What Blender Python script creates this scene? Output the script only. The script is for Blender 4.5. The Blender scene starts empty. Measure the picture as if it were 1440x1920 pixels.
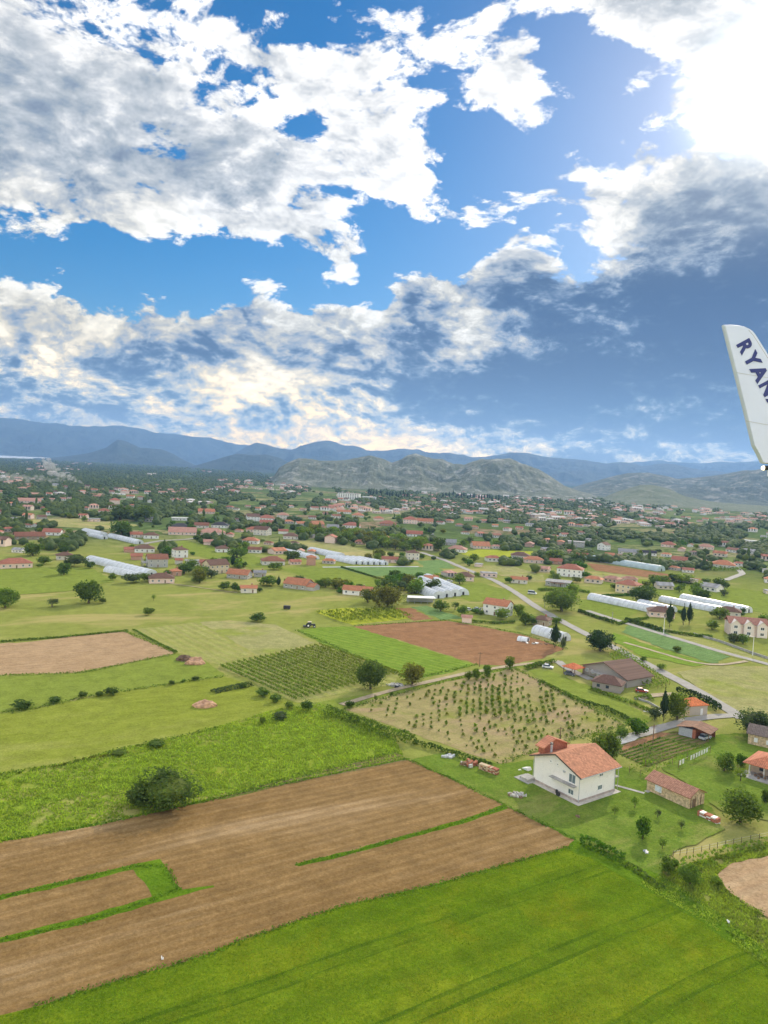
import bpy, bmesh, math, random
import numpy as np
from mathutils import Vector, Matrix
from mathutils.geometry import tessellate_polygon
R = math.radians
sc = bpy.context.scene
COL = sc.collection

# ---------------------------------------------------------------- camera (an aeroplane window seat 70 m above the plain)
FPX, CAMH = 1387.0, 70.0
ROLL = math.atan(0.05)
PITCH = math.atan(79 / FPX * math.cos(ROLL))
fwd = np.array([0, math.cos(PITCH), -math.sin(PITCH)])
_r0 = np.array([1.0, 0, 0]); _u0 = np.cross(_r0, fwd)
rgt = _r0 * math.cos(ROLL) + _u0 * math.sin(ROLL)
upv = _u0 * math.cos(ROLL) - _r0 * math.sin(ROLL)
def pdir(px, py):
    return fwd + rgt * (px - 720) / FPX + upv * (960 - py) / FPX
def P(px, py, z=0.0):                      # where the sight line through a photo pixel meets the height z
    d = pdir(px, py)
    if d[2] > -1e-4: d[2] = -1e-4
    t = (z - CAMH) / d[2]
    return Vector((d[0] * t, d[1] * t, z))
def mpp(p):                                # metres per photo pixel at a point
    return float(np.dot(np.array(p) - [0, 0, CAMH], fwd)) / FPX
cd = bpy.data.cameras.new('camera'); cam = bpy.data.objects.new('camera', cd); COL.objects.link(cam)
cd.sensor_fit = 'VERTICAL'; cd.sensor_height = 36.0; cd.sensor_width = 27.0; cd.lens = 36.0 * FPX / 1920
cd.clip_start = 0.1; cd.clip_end = 60000
cam.matrix_world = Matrix(((rgt[0], upv[0], -fwd[0], 0), (rgt[1], upv[1], -fwd[1], 0), (rgt[2], upv[2], -fwd[2], CAMH), (0, 0, 0, 1)))
sc.camera = cam
sc.view_settings.view_transform = 'Standard'; sc.view_settings.look = 'None'
sc.view_settings.gamma = 1.0; sc.view_settings.use_curve_mapping = False
sc.view_settings.exposure = EXPOSURE = 0.16
sc.cycles.use_denoising = True
sc.cycles.max_bounces = 6; sc.cycles.diffuse_bounces = 3; sc.cycles.glossy_bounces = 2
sc.cycles.transparent_max_bounces = 8; sc.cycles.volume_bounces = 0

# ---------------------------------------------------------------- node helpers
class NT:
    def __init__(s, tree): s.t = tree; s.n = tree.nodes; s.l = tree.links
    def new(s, typ, **kw):
        n = s.n.new(typ)
        for k, v in kw.items(): setattr(n, k, v)
        return n
    def put(s, sock, v):
        if isinstance(v, bpy.types.NodeSocket): s.l.new(v, sock)
        elif v is not None: sock.default_value = v
    def m(s, op, a, b=None, c=None, clamp=False):
        n = s.new('ShaderNodeMath', operation=op, use_clamp=clamp)
        s.put(n.inputs[0], a); s.put(n.inputs[1], b); s.put(n.inputs[2], c)
        return n.outputs[0]
    def v(s, op, a, b=None, scale=None):
        n = s.new('ShaderNodeVectorMath', operation=op)
        s.put(n.inputs[0], a)
        if b is not None: s.put(n.inputs[1], b)
        if scale is not None: s.put(n.inputs['Scale'], scale)
        return n.outputs['Value'] if op in ('DOT_PRODUCT', 'LENGTH') else n.outputs[0]
    def xyz(s, x=0.0, y=0.0, z=0.0):
        n = s.new('ShaderNodeCombineXYZ'); s.put(n.inputs[0], x); s.put(n.inputs[1], y); s.put(n.inputs[2], z); return n.outputs[0]
    def sep(s, v):
        n = s.new('ShaderNodeSeparateXYZ'); s.put(n.inputs[0], v); return n.outputs
    def noise(s, vec, scale, detail=4, rough=0.55, dist=0.0, lac=2.0, dim='3D'):
        n = s.new('ShaderNodeTexNoise', noise_dimensions=dim); s.put(n.inputs['Vector'], vec)
        n.inputs['Scale'].default_value = scale; n.inputs['Detail'].default_value = detail
        n.inputs['Roughness'].default_value = rough; n.inputs['Distortion'].default_value = dist; n.inputs['Lacunarity'].default_value = lac
        return n.outputs
    def mr(s, v, a, b, c=0.0, d=1.0, smooth=True):
        n = s.new('ShaderNodeMapRange', interpolation_type='SMOOTHSTEP' if smooth else 'LINEAR')
        s.put(n.inputs[0], v); s.put(n.inputs[1], a); s.put(n.inputs[2], b); s.put(n.inputs[3], c); s.put(n.inputs[4], d)
        return n.outputs[0]
    def mix(s, f, a, b, mode='MIX'):
        n = s.new('ShaderNodeMix', data_type='RGBA', blend_type=mode)
        s.put(n.inputs[0], f)
        for i, v in ((6, a), (7, b)):
            if isinstance(v, tuple) and len(v) == 3: v = v + (1.0,)
            s.put(n.inputs[i], v)
        return n.outputs[2]
    def ramp(s, f, stops, interp='LINEAR'):
        n = s.new('ShaderNodeValToRGB'); cr = n.color_ramp; cr.interpolation = interp
        while len(cr.elements) > 1: cr.elements.remove(cr.elements[0])
        for i, (p, c) in enumerate(stops):
            e = cr.elements[0] if i == 0 else cr.elements.new(p)
            e.position = p; e.color = (c if len(c) == 4 else tuple(c) + (1.0,))
        s.put(n.inputs[0], f); return n.outputs[0]
def lin(*c):
    return tuple(((x / 255 + 0.055) / 1.055) ** 2.4 if x > 10 else x / 255 / 12.92 for x in c)

# ---------------------------------------------------------------- sun and sky
sd = pdir(1430, 160); sd = sd / np.linalg.norm(sd)
SUN_EL = math.asin(sd[2]); SUN_AZ = math.atan2(sd[0], sd[1])
sl = bpy.data.lights.new('sun', 'SUN'); sl.energy = 4.4; sl.angle = R(0.6); sl.color = (1.0, 0.89, 0.70)
so = bpy.data.objects.new('sun', sl); COL.objects.link(so)
so.rotation_euler = Vector(sd).to_track_quat('Z', 'Y').to_euler(); so.location = (0, 0, 200)

w = bpy.data.worlds.new('World'); sc.world = w; w.use_nodes = True
w.cycles.sampling_method = 'MANUAL'; w.cycles.sample_map_resolution = 1024
def build_sky():
    T = NT(w.node_tree); w.node_tree.nodes.clear()
    d = T.new('ShaderNodeTexCoord').outputs['Generated']
    d = T.v('NORMALIZE', d)
    sky = T.new('ShaderNodeTexSky', sky_type='NISHITA'); sky.sun_disc = False
    sky.sun_elevation = SUN_EL; sky.sun_rotation = SUN_AZ; sky.air_density = 1.0; sky.dust_density = 0.3; sky.ozone_density = 3.0
    hs = T.new('ShaderNodeHueSaturation'); T.put(hs.inputs['Color'], sky.outputs[0])
    hs.inputs['Saturation'].default_value = 1.6
    blue = T.v('SCALE', hs.outputs[0], scale=SKYK)
    # tangent plane of the northern sky (world fixed)
    dF = T.m('MAXIMUM', T.v('DOT_PRODUCT', d, tuple(fwd)), 0.02)
    s0 = T.m('DIVIDE', T.v('DOT_PRODUCT', d, tuple(rgt)), dF)
    t0 = T.m('DIVIDE', T.v('DOT_PRODUCT', d, tuple(upv)), dF)
    ahead = T.mr(T.v('DOT_PRODUCT', d, tuple(fwd)), 0.3, 0.6)
    dz = T.sep(d)[2]
    # noise space: a cloud deck seen in perspective, flattened towards the horizon
    el = T.m('ADD', T.m('MAXIMUM', dz, 0.0), 0.55)
    dx, dy, _ = T.sep(d)
    nv = T.xyz(T.m('DIVIDE', dx, el), T.m('DIVIDE', dy, el), T.m('MULTIPLY', dz, 1.5))
    w1 = T.noise(nv, 2.6, 3, 0.5)[1]
    wv = T.v('SCALE', T.v('SUBTRACT', w1, (0.5, 0.5, 0.5)), scale=0.14)
    nvw = T.v('ADD', nv, wv)
    sunp = Vector((sd[0], sd[1], 0)) / (sd[2] + 0.55)
    tosun = T.v('NORMALIZE', T.v('SUBTRACT', tuple(sunp) , nv))
    def dens(vec):
        a = T.noise(vec, 8.0, 9, 0.62)[0]
        e = T.noise(vec, 26.0, 7, 0.62)[0]
        vn = T.new('ShaderNodeTexVoronoi', feature='F1', distance='EUCLIDEAN'); vn.normalize = True
        T.put(vn.inputs['Vector'], vec); vn.inputs['Scale'].default_value = 13.0; vn.inputs['Detail'].default_value = 4.0
        vn.inputs['Roughness'].default_value = 0.6; vn.inputs['Lacunarity'].default_value = 2.1
        b = T.m('SUBTRACT', 0.82, vn.outputs['Distance'])
        return T.m('ADD', T.m('ADD', T.m('MULTIPLY', a, 0.52), T.m('MULTIPLY', b, 0.28)), T.m('MULTIPLY', e, 0.20))
    n1 = dens(nvw)
    n2 = dens(T.v('ADD', nvw, T.v('SCALE', tosun, scale=0.030)))
    nb = T.noise(T.v('ADD', T.v('MULTIPLY', nvw, (1.0, 1.6, 1.0)), (4.2, 1.3, 0.0)), 8.0, 8, 0.62)[0]
    nbl = T.noise(T.xyz(T.m('MULTIPLY', dx, 4.0), T.m('ADD', T.m('MULTIPLY', dz, 26.0), T.m('MULTIPLY', dx, 1.3)), T.m('MULTIPLY', n1, 1.2)), 1.0, 7, 0.6, 0.3)[0]
    nb = T.m('ADD', nb, T.m('MULTIPLY', T.m('SUBTRACT', nbl, nb), T.mr(dz, 0.08, 0.20, 0.65, 0.0)))
    # coarse map of where the clouds stand: C coverage, G brightness, W warmth
    wq = T.v('SCALE', T.v('SUBTRACT', T.noise(nv, 5.0, 4, 0.55)[1], (0.5, 0.5, 0.5)), scale=0.07)
    wx, wy, _ = T.sep(wq)
    fx = T.m('DIVIDE', T.m('ADD', T.m('MULTIPLY', T.m('ADD', s0, wx), FPX), 720), 1440.0)
    fy = T.m('DIVIDE', T.m('SUBTRACT', 960, T.m('MULTIPLY', T.m('ADD', t0, T.m('MULTIPLY', wy, 0.6)), FPX)), 60.0)
    fy = T.m('MINIMUM', T.m('MAXIMUM', fy, 0.0), 15.0)
    acc = None
    for i, (c, g, wm) in enumerate(SKYMAP):
        stops = []
        for k in range(16):
            stops.append((k / 15, (int(c[k]) / 9, int(g[k]) / 9, int(wm[k]) / 9)))
        col = T.ramp(fx, stops, 'EASE')
        wt = T.m('SUBTRACT', 1.0, T.m('ABSOLUTE', T.m('SUBTRACT', fy, float(i))), clamp=True)
        q = T.v('SCALE', col, scale=wt)
        acc = q if acc is None else T.v('ADD', acc, q)
    C, G, W = T.sep(acc)
    C = T.m('ADD', T.m('MULTIPLY', C, ahead), T.m('MULTIPLY', T.m('SUBTRACT', 1, ahead), 0.62))
    G = T.m('ADD', T.m('MULTIPLY', G, ahead), T.m('MULTIPLY', T.m('SUBTRACT', 1, ahead), 0.95))
    C = T.m('ADD', T.m('ADD', T.m('MULTIPLY', C, 0.72), 0.10), T.m('MULTIPLY', T.m('POWER', T.m('MAXIMUM', C, 0.0), 5.0), T.mr(dz, 0.20, 0.36, 0.42, 0.10)))
    cov = T.m('ADD', C, T.m('MULTIPLY', T.m('SUBTRACT', n1, 0.5), NAMP))
    alpha = T.mr(cov, 0.44, 0.64)
    thick = T.mr(cov, 0.55, 1.15)
    soft = T.mr(G, 0.10, 0.60, 0.75, 1.0)
    rel = T.m('MULTIPLY', T.m('MULTIPLY', T.m('SUBTRACT', n1, n2), RELK), soft)
    shade = T.m('ADD', T.m('ADD', T.m('MULTIPLY', G, 0.92), rel), T.m('MULTIPLY', T.m('SUBTRACT', nb, 0.5), T.m('MULTIPLY', soft, T.mr(dz, 0.10, 0.34, 1.0, 0.55))))
    shade = T.m('ADD', shade, T.m('MULTIPLY', T.m('SUBTRACT', 0.45, thick), 0.22))
    clow = T.ramp(shade, [(0.0, lin(62, 104, 162)), (0.16, lin(84, 122, 172)), (0.33, lin(128, 148, 174)), (0.5, lin(176, 181, 186)), (0.66, lin(216, 212, 200)), (0.82, lin(247, 243, 232)), (1.0, (1.15, 1.12, 1.05))])
    chigh = T.ramp(shade, [(0.0, lin(124, 136, 154)), (0.2, lin(146, 157, 170)), (0.4, lin(176, 182, 186)), (0.58, lin(205, 207, 208)), (0.75, lin(240, 238, 234)), (1.0, (1.2, 1.17, 1.12))])
    ccol = T.mix(T.mr(dz, 0.22, 0.34), clow, chigh)
    warm = T.mix(T.m('MULTIPLY', T.mr(shade, 0.3, 0.75), W), (1, 1, 1), (1.15, 0.93, 0.42))
    ccol = T.mix(1.0, ccol, warm, 'MULTIPLY')
    # veil thickening towards the horizon
    out = T.mix(alpha, blue, ccol)
    veil = T.mr(dz, 0.0, 0.10, 0.22, 0.0)
    out = T.mix(veil, out, lin(196, 196, 200))
    dark = T.m('SUBTRACT', 1.0, T.m('MULTIPLY', T.mr(shade, 0.45, 0.12), T.m('MULTIPLY', T.mr(dz, 0.24, 0.37, 0.55, 0.0), alpha)))
    out = T.v('SCALE', out, scale=T.m('MULTIPLY', T.mr(dz, -0.03, 0.17, LOWK, 1.0), dark))
    out = T.v('MULTIPLY', out, T.mix(T.mr(dz, 0.0, 0.20), (1.36, 1.08, 0.60), (1.0, 1.0, 1.0)))
    # glow of the sun through the cloud
    cs = T.v('DOT_PRODUCT', d, tuple(sd))
    g1 = T.m('POWER', T.m('MAXIMUM', cs, 0.0), 900.0)
    g2 = T.m('POWER', T.m('MAXIMUM', cs, 0.0), 110.0)
    g3 = T.m('POWER', T.m('MAXIMUM', cs, 0.0), 22.0)
    gl = T.m('ADD', T.m('ADD', T.m('MULTIPLY', g1, 4.0), T.m('MULTIPLY', g2, 0.07)), T.m('MULTIPLY', g3, 0.0))
    glc = T.v('SCALE', (1.0, 0.97, 0.90), scale=gl)
    out = T.v('ADD', out, glc)
    # unseen sky behind the viewer brightened as front-lit cloud, added fill for camera-facing surfaces
    back = T.mr(T.v('DOT_PRODUCT', d, tuple(fwd)), 0.35, -0.3, 1.0, BACKK)
    out = T.v('SCALE', out, scale=back)
    bg = T.new('ShaderNodeBackground'); T.put(bg.inputs[0], out); bg.inputs[1].default_value = 1.0
    o = T.new('ShaderNodeOutputWorld'); T.l.new(bg.outputs[0], o.inputs[0])
LOWK = 3.2
SKYK, NAMP, RELK, BACKK = 0.085, 4.0, 4.2, 1.7
#          coverage            brightness          warmth       (one row per 60 photo pixels, x every 96)
SKYMAP = [('8755411312479999', '7888888888887756', '0000000000000000'),
          ('9766752233426899', '6778888888887757', '0000000000000000'),
          ('9897688765822689', '6677778888787658', '0000000000000000'),
          ('9999568886642589', '5566788888788768', '0000000000000001'),
          ('9999983763112268', '5556788888888878', '0000000000000001'),
          ('9999998882122479', '5544567888888667', '1000000000000111'),
          ('9999996476368999', '6666666788887634', '1111000000001111'),
          ('4747898522258999', '7877777888878432', '1111000000001111'),
          ('0100002422738899', '8888888887776342', '1111000000000111'),
          ('7522151188878999', '8788888754334111', '2222100001100100'),
          ('9876788899889999', '7774577777523101', '3332211111100000'),
          ('9999999999999999', '7763477527422100', '3333221101000000'),
          ('9999788999999999', '5654687620000011', '3334433100000000'),
          ('9999999999999999', '5345655532101211', '4445777511000000'),
          ('9999999999999999', '5677889997543344', '4568999994321111'),
          ('9999999999999999', '6788889998755555', '5678998865432222')]
build_sky()

# ---------------------------------------------------------------- object helpers
rng = np.random.default_rng(7); random.seed(7)
def tag(o, label=None, cat=None, group=None, kind=None):
    if label: o['label'] = label
    if cat: o['category'] = cat
    if group: o['group'] = group
    if kind: o['kind'] = kind
    return o
def mesh_np(name, V, F, mats, mi=None, smooth=False):
    V = np.asarray(V, dtype=np.float32); me = bpy.data.meshes.new(name)
    if isinstance(F, np.ndarray):
        n, k = F.shape; me.vertices.add(len(V)); me.vertices.foreach_set('co', V.ravel())
        me.loops.add(n * k); me.loops.foreach_set('vertex_index', F.astype(np.int32).ravel())
        me.polygons.add(n); me.polygons.foreach_set('loop_start', np.arange(0, n * k, k, dtype=np.int32))
    else:
        me.from_pydata([tuple(v) for v in V.tolist()], [], F)
    for m in (mats if isinstance(mats, (list, tuple)) else [mats]): me.materials.append(m)
    if mi is not None: me.polygons.foreach_set('material_index', np.asarray(mi, dtype=np.int32))
    if smooth: me.polygons.foreach_set('use_smooth', np.ones(len(me.polygons), dtype=bool))
    me.update(calc_edges=True); return me
def link(name, me, parent=None):
    o = bpy.data.objects.new(name, me); COL.objects.link(o)
    if parent: o.parent = parent
    return o
class MB:                                   # collects boxes, prisms and tubes into one mesh
    def __init__(s): s.v = []; s.f = []; s.mi = []
    def add(s, vs, fs, m=0):
        b = len(s.v); s.v += [tuple(x) for x in vs]; s.f += [tuple(i + b for i in q) for q in fs]; s.mi += [m] * len(fs)
    def box(s, x0, x1, y0, y1, z0, z1, m=0):
        s.add([(x0, y0, z0), (x1, y0, z0), (x1, y1, z0), (x0, y1, z0), (x0, y0, z1), (x1, y0, z1), (x1, y1, z1), (x0, y1, z1)],
              [(0, 3, 2, 1), (4, 5, 6, 7), (0, 1, 5, 4), (1, 2, 6, 5), (2, 3, 7, 6), (3, 0, 4, 7)], m)
    def prism(s, prof, y0, y1, m=0, axis='y'):   # profile in (x,z) extruded along y
        n = len(prof)
        mk = (lambda p, y: (p[0], y, p[1])) if axis == 'y' else (lambda p, y: (y, p[0], p[1]))
        s.add([mk(p, y0) for p in prof] + [mk(p, y1) for p in prof],
              [tuple(range(n))[::-1], tuple(range(n, 2 * n))] + [(i, (i + 1) % n, n + (i + 1) % n, n + i) for i in range(n)], m)
    def tube(s, p, q, r0, r1=None, n=8, m=0):
        r1 = r0 if r1 is None else r1; p = Vector(p); q = Vector(q); d = (q - p).normalized()
        a = d.orthogonal().normalized(); b = d.cross(a); vs = []
        for c, r in ((p, r0), (q, r1)):
            for i in range(n):
                t = 2 * math.pi * i / n; vs.append(c + (a * math.cos(t) + b * math.sin(t)) * r)
        s.add(vs, [(i, (i + 1) % n, n + (i + 1) % n, n + i) for i in range(n)] + [tuple(range(n))[::-1], tuple(range(n, 2 * n))], m)
    def mesh(s, name, mats, smooth=False):
        return mesh_np(name, np.array(s.v), s.f, mats, s.mi, smooth)
    def build(s, name, mats, parent=None, smooth=False):
        return link(name, s.mesh(name, mats, smooth), parent)

# ---------------------------------------------------------------- materials
def newmat(name, rough=0.9, spec=0.2):
    m = bpy.data.materials.new(name); m.use_nodes = True; T = NT(m.node_tree)
    p = T.n['Principled BSDF']; p.inputs['Roughness'].default_value = rough; p.inputs['Specular IOR Level'].default_value = spec
    return m, T, p
def gcoord(T, ang=0.0, sx=1.0, sy=1.0):
    tc = T.new('ShaderNodeTexCoord').outputs['Object']
    mp = T.new('ShaderNodeMapping'); T.put(mp.inputs[0], tc); mp.inputs['Rotation'].default_value = (0, 0, -ang); mp.inputs['Scale'].default_value = (sx, sy, 1)
    return mp.outputs[0]
def bump(T, p, h, strength=0.5, dist=0.2):
    b = T.new('ShaderNodeBump'); b.inputs['Strength'].default_value = strength; b.inputs['Distance'].default_value = dist
    T.put(b.inputs['Height'], h); T.l.new(b.outputs[0], p.inputs['Normal'])
def field_mat(name, A, B, C=None, ang=0.56, rows=None, rowc=None, rowk=0.5, big=0.02, fine=1.2, streak=0.5, patch=None, patchk=0.0, bmp=0.6, tram=0, ss=(0.09, 0.9)):
    """A,B two tones of the crop, C blotches, rows = spacing in m, patch = straw-coloured dry patches"""
    m, T, p = newmat(name, 1.0, 0.0)
    v = gcoord(T, ang)
    vs = T.v('MULTIPLY', v, (ss[0], 1.0, 1.0))
    n1 = T.noise(v, big, 5, 0.6, 0.4)[0]; n2 = T.noise(v, fine, 4, 0.65)[0]; n3 = T.noise(vs, ss[1], 4, 0.6)[0]
    f = T.m('ADD', T.m('MULTIPLY', T.m('SUBTRACT', n1, 0.5), 1.6), T.m('MULTIPLY', T.m('SUBTRACT', n2, 0.5), 2.2))
    f = T.m('ADD', f, T.m('MULTIPLY', T.m('SUBTRACT', n3, 0.5), streak * 2))
    f = T.m('ADD', f, 0.5, clamp=True)
    col = T.mix(f, A, B)
    if C is not None: col = T.mix(T.mr(T.noise(v if ss[0] > 0.05 else T.v('MULTIPLY', v, (0.16, 1.0, 1.0)), big * (2.3 if ss[0] > 0.05 else 5.0), 5, 0.6, 0.5)[0], 0.50, 0.74), col, C)
    if patch is not None: col = T.mix(T.m('MULTIPLY', T.mr(T.noise(T.v('MULTIPLY', v, (0.5, 1, 1)), big * 1.3, 6, 0.68, 0.6)[0], 0.5, 0.64), patchk), col, patch)
    h = T.m('ADD', n2, T.m('MULTIPLY', n3, 0.5))
    if rows:
        y = T.sep(v)[1]
        wv = T.m('SINE', T.m('MULTIPLY', T.m('ADD', y, T.m('MULTIPLY', T.noise(v, 0.05, 2)[0], rows * 0.8)), 2 * math.pi / rows))
        k = T.m('MULTIPLY', T.mr(wv, -0.2, 0.8), T.m('MULTIPLY', T.mr(n3, 0.25, 0.6), rowk))
        col = T.mix(k, col, rowc); h = T.m('ADD', h, T.m('MULTIPLY', wv, 0.4))
    if tram:
        yt = T.m('ADD', T.sep(v)[1], T.m('MULTIPLY', T.noise(v, 0.03, 2)[0], 3.0)); fr = T.m('FRACT', T.m('DIVIDE', yt, tram))
        ln = T.m('ADD', T.m('COMPARE', fr, 0.30, 0.025), T.m('COMPARE', fr, 0.47, 0.025), clamp=True)
        col = T.mix(T.m('MULTIPLY', ln, T.m('MULTIPLY', T.mr(n3, 0.35, 0.6), 0.75)), col, rowc)
    n4 = T.noise(v, fine * 2.6, 5, 0.7)[0]; n5 = T.noise(v, 0.22, 4, 0.6, 0.4)[0]
    k = T.m('MULTIPLY', T.m('ADD', 0.35, T.m('MULTIPLY', n4, 1.3)), T.m('ADD', 0.60, T.m('MULTIPLY', n5, 0.8)))
    col = T.v('SCALE', col, scale=k)
    T.l.new(col, p.inputs['Base Color']); bump(T, p, h, bmp, 0.25)
    return m
def plain_mat(name, c, rough=0.8, var=0.15, scale=1.5, spec=0.3, bmp=0.0, metal=0.0):
    m, T, p = newmat(name, rough, spec); tc = T.new('ShaderNodeTexCoord').outputs['Object']
    n = T.noise(tc, scale, 6, 0.65)[0]
    T.l.new(T.mix(T.mr(n, 0.3, 0.7), tuple(x * (1 - var) for x in c), tuple(min(1, x * (1 + var)) for x in c)), p.inputs['Base Color'])
    p.inputs['Metallic'].default_value = metal
    if bmp: bump(T, p, n, bmp, 0.05)
    return m
def leaf_mat(name, var=0.45, scale=0.35):
    m, T, p = newmat(name, 0.75, 0.15)
    oi = T.new('ShaderNodeObjectInfo'); ge = T.new('ShaderNodeNewGeometry')
    n = T.noise(ge.outputs['Position'], scale, 3, 0.6)[0]; r = ge.outputs['Random Per Island']
    k = T.m('ADD', T.m('MULTIPLY', T.m('SUBTRACT', n, 0.5), 1.3), T.m('ADD', 1.0, T.m('MULTIPLY', T.m('SUBTRACT', r, 0.5), var)))
    c = T.v('SCALE', oi.outputs['Color'], scale=k)
    warmer = T.v('MULTIPLY', c, (1.35, 1.12, 0.7))
    T.l.new(T.mix(T.mr(r, 0.55, 1.0), c, warmer), p.inputs['Base Color'])
    tr = T.new('ShaderNodeBsdfTranslucent'); T.l.new(T.v('MULTIPLY', c, (1.3, 1.5, 0.5)), tr.inputs[0])
    mx = T.new('ShaderNodeMixShader'); mx.inputs[0].default_value = 0.38
    T.l.new(p.outputs[0], mx.inputs[1]); T.l.new(tr.outputs[0], mx.inputs[2]); T.l.new(mx.outputs[0], T.n['Material Output'].inputs[0])
    return m
def objcol_mat(name, rough=0.85, stain=0.25, scale=0.8, spec=0.2, tiles=False, grime=(0.25, 0.22, 0.18)):
    m, T, p = newmat(name, rough, spec)
    oi = T.new('ShaderNodeObjectInfo').outputs['Color']; tc = T.new('ShaderNodeTexCoord').outputs['Object']
    n = T.noise(tc, scale, 7, 0.7)[0]; n2 = T.noise(tc, scale * 6, 4, 0.7)[0]
    c = T.mix(T.m('MULTIPLY', T.mr(n, 0.5, 0.75), stain), oi, grime)
    c = T.v('SCALE', c, scale=T.m('ADD', 0.82, T.m('MULTIPLY', n2, 0.36)))
    h = n2
    if tiles:
        x, y, z = T.sep(tc)
        wv = T.m('SINE', T.m('MULTIPLY', x, 2 * math.pi / 0.42)); wz = T.m('FRACT', T.m('MULTIPLY', z, 1 / 0.17))
        h = T.m('ADD', T.m('MULTIPLY', wv, 0.5), wz)
        cell = T.new('ShaderNodeTexWhiteNoise'); T.put(cell.inputs['Vector'], T.v('FLOOR', T.v('MULTIPLY', tc, (2.4, 0.01, 5.9))))
        c = T.v('SCALE', c, scale=T.m('ADD', 0.80, T.m('MULTIPLY', cell.outputs['Value'], 0.40)))
        c = T.v('SCALE', c, scale=T.m('ADD', 0.9, T.m('MULTIPLY', wv, 0.12)))
    T.l.new(c, p.inputs['Base Color']); bump(T, p, h, 0.5, 0.06)
    return m
M = {}
M['leaf'] = leaf_mat('leaves'); M['bark'] = plain_mat('bark', (0.10, 0.075, 0.05), scale=6, bmp=0.5)
M['wall'] = objcol_mat('render_wall', stain=0.2); M['roof'] = objcol_mat('roof_tiles', tiles=True, stain=0.35, scale=0.35, grime=(0.16, 0.10, 0.07))
M['glass'] = plain_mat('window_glass', (0.045, 0.06, 0.08), 0.12, spec=0.6); M['white'] = plain_mat('white_paint', (0.78, 0.78, 0.76), 0.6, 0.05)
M['conc'] = plain_mat('concrete', (0.36, 0.35, 0.33), 0.9, 0.25, 0.8); M['dark'] = plain_mat('dark_metal', (0.03, 0.03, 0.035), 0.5)
M['wood'] = plain_mat('weathered_wood', (0.20, 0.13, 0.08), 0.85, 0.3, 3); M['brick'] = plain_mat('red_brick', (0.36, 0.13, 0.075), 0.9, 0.3, 2.5)
M['rust'] = plain_mat('rusty_sheet', (0.20, 0.10, 0.06), 0.85, 0.35, 0.9); M['metal'] = plain_mat('grey_sheet_metal', (0.42, 0.44, 0.46), 0.45, 0.12, 2)
M['film'] = plain_mat('greenhouse_film', (0.62, 0.65, 0.68), 0.35, 0.16, 0.35, 0.5); M['bluefilm'] = plain_mat('greenhouse_glass', (0.40, 0.50, 0.52), 0.3, 0.12, 0.3, 0.5)
M['tyre'] = plain_mat('rubber', (0.02, 0.02, 0.02), 0.8); M['stone'] = plain_mat('stone_wall', (0.56, 0.43, 0.27), 0.9, 0.4, 1.6, bmp=0.8)

# ---------------------------------------------------------------- ground
GR = dict(g1=(0.195, 0.228, 0.046), g2=(0.265, 0.282, 0.075), lush=(0.075, 0.165, 0.012), dry=(0.42, 0.34, 0.15), soil=(0.255, 0.155, 0.085), soil2=(0.34, 0.225, 0.135))
def ground_mat():
    m, T, p = newmat('plain_ground', 1.0, 0.0)
    v = gcoord(T, 0.56)
    n1 = T.noise(v, 0.012, 5, 0.6, 0.4)[0]; n2 = T.noise(v, 0.9, 5, 0.65)[0]; n3 = T.noise(T.v('MULTIPLY', v, (0.4, 1, 1)), 0.035, 6, 0.65, 0.5)[0]
    near = T.mix(T.m('ADD', T.m('MULTIPLY', T.m('SUBTRACT', n1, 0.5), 1.8), n2, clamp=True), GR['g1'], GR['g2'])
    near = T.v('SCALE', near, scale=T.m('MULTIPLY', T.m('ADD', 0.45, T.m('MULTIPLY', T.noise(v, 2.4, 5, 0.7)[0], 1.1)), T.m('ADD', 0.65, T.m('MULTIPLY', T.noise(v, 0.2, 4, 0.6)[0], 0.7))))
    near = T.mix(T.m('MULTIPLY', T.mr(n3, 0.48, 0.66), 0.65), near, GR['dry'])
    vo = T.new('ShaderNodeTexVoronoi', distance='CHEBYCHEV'); T.put(vo.inputs['Vector'], T.v('MULTIPLY', T.v('ADD', v, T.v('SCALE', T.noise(v, 0.01, 2)[1], scale=30.0)), (0.009, 0.016, 0.0))); vo.inputs['Scale'].default_value = 1.0
    cc = T.sep(vo.outputs['Color'])[0]
    far = T.ramp(cc, [(0, (0.10, 0.14, 0.045)), (0.18, (0.20, 0.22, 0.09)), (0.36, (0.12, 0.17, 0.055)), (0.54, (0.30, 0.27, 0.14)), (0.68, (0.08, 0.11, 0.04)), (0.8, (0.18, 0.22, 0.07)), (0.92, (0.28, 0.20, 0.13))], 'CONSTANT')
    far = T.mix(T.mr(T.noise(v, 0.08, 5, 0.7)[0], 0.45, 0.6), far, (0.07, 0.11, 0.03))
    dist = T.v('LENGTH', T.new('ShaderNodeTexCoord').outputs['Object'])
    col = T.mix(T.mr(dist, 520.0, 760.0), near, far)
    T.l.new(T.mix(T.mr(dist, 1800.0, 4500.0), col, (0.055, 0.085, 0.035)), p.inputs['Base Color'])
    bump(T, p, n2, 0.6, 0.3)
    return m
def ax(near, nn, lo, hi):
    a = np.linspace(-near, near, nn); o = near * 1.35 ** np.arange(1, 30)
    r = [near + 0] + [x for x in o if x < hi] + [hi]; l = [x for x in o if x < -lo] + [-lo]
    return np.unique(np.concatenate([-np.array(l), a, np.array(r)]))
gx, gy = ax(600, 25, -14000, 14000), ax(1200, 41, -2500, 19000)
GX, GY = np.meshgrid(gx, gy); nx, ny = len(gx), len(gy)
idx = np.arange(nx * ny).reshape(ny, nx)
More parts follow.
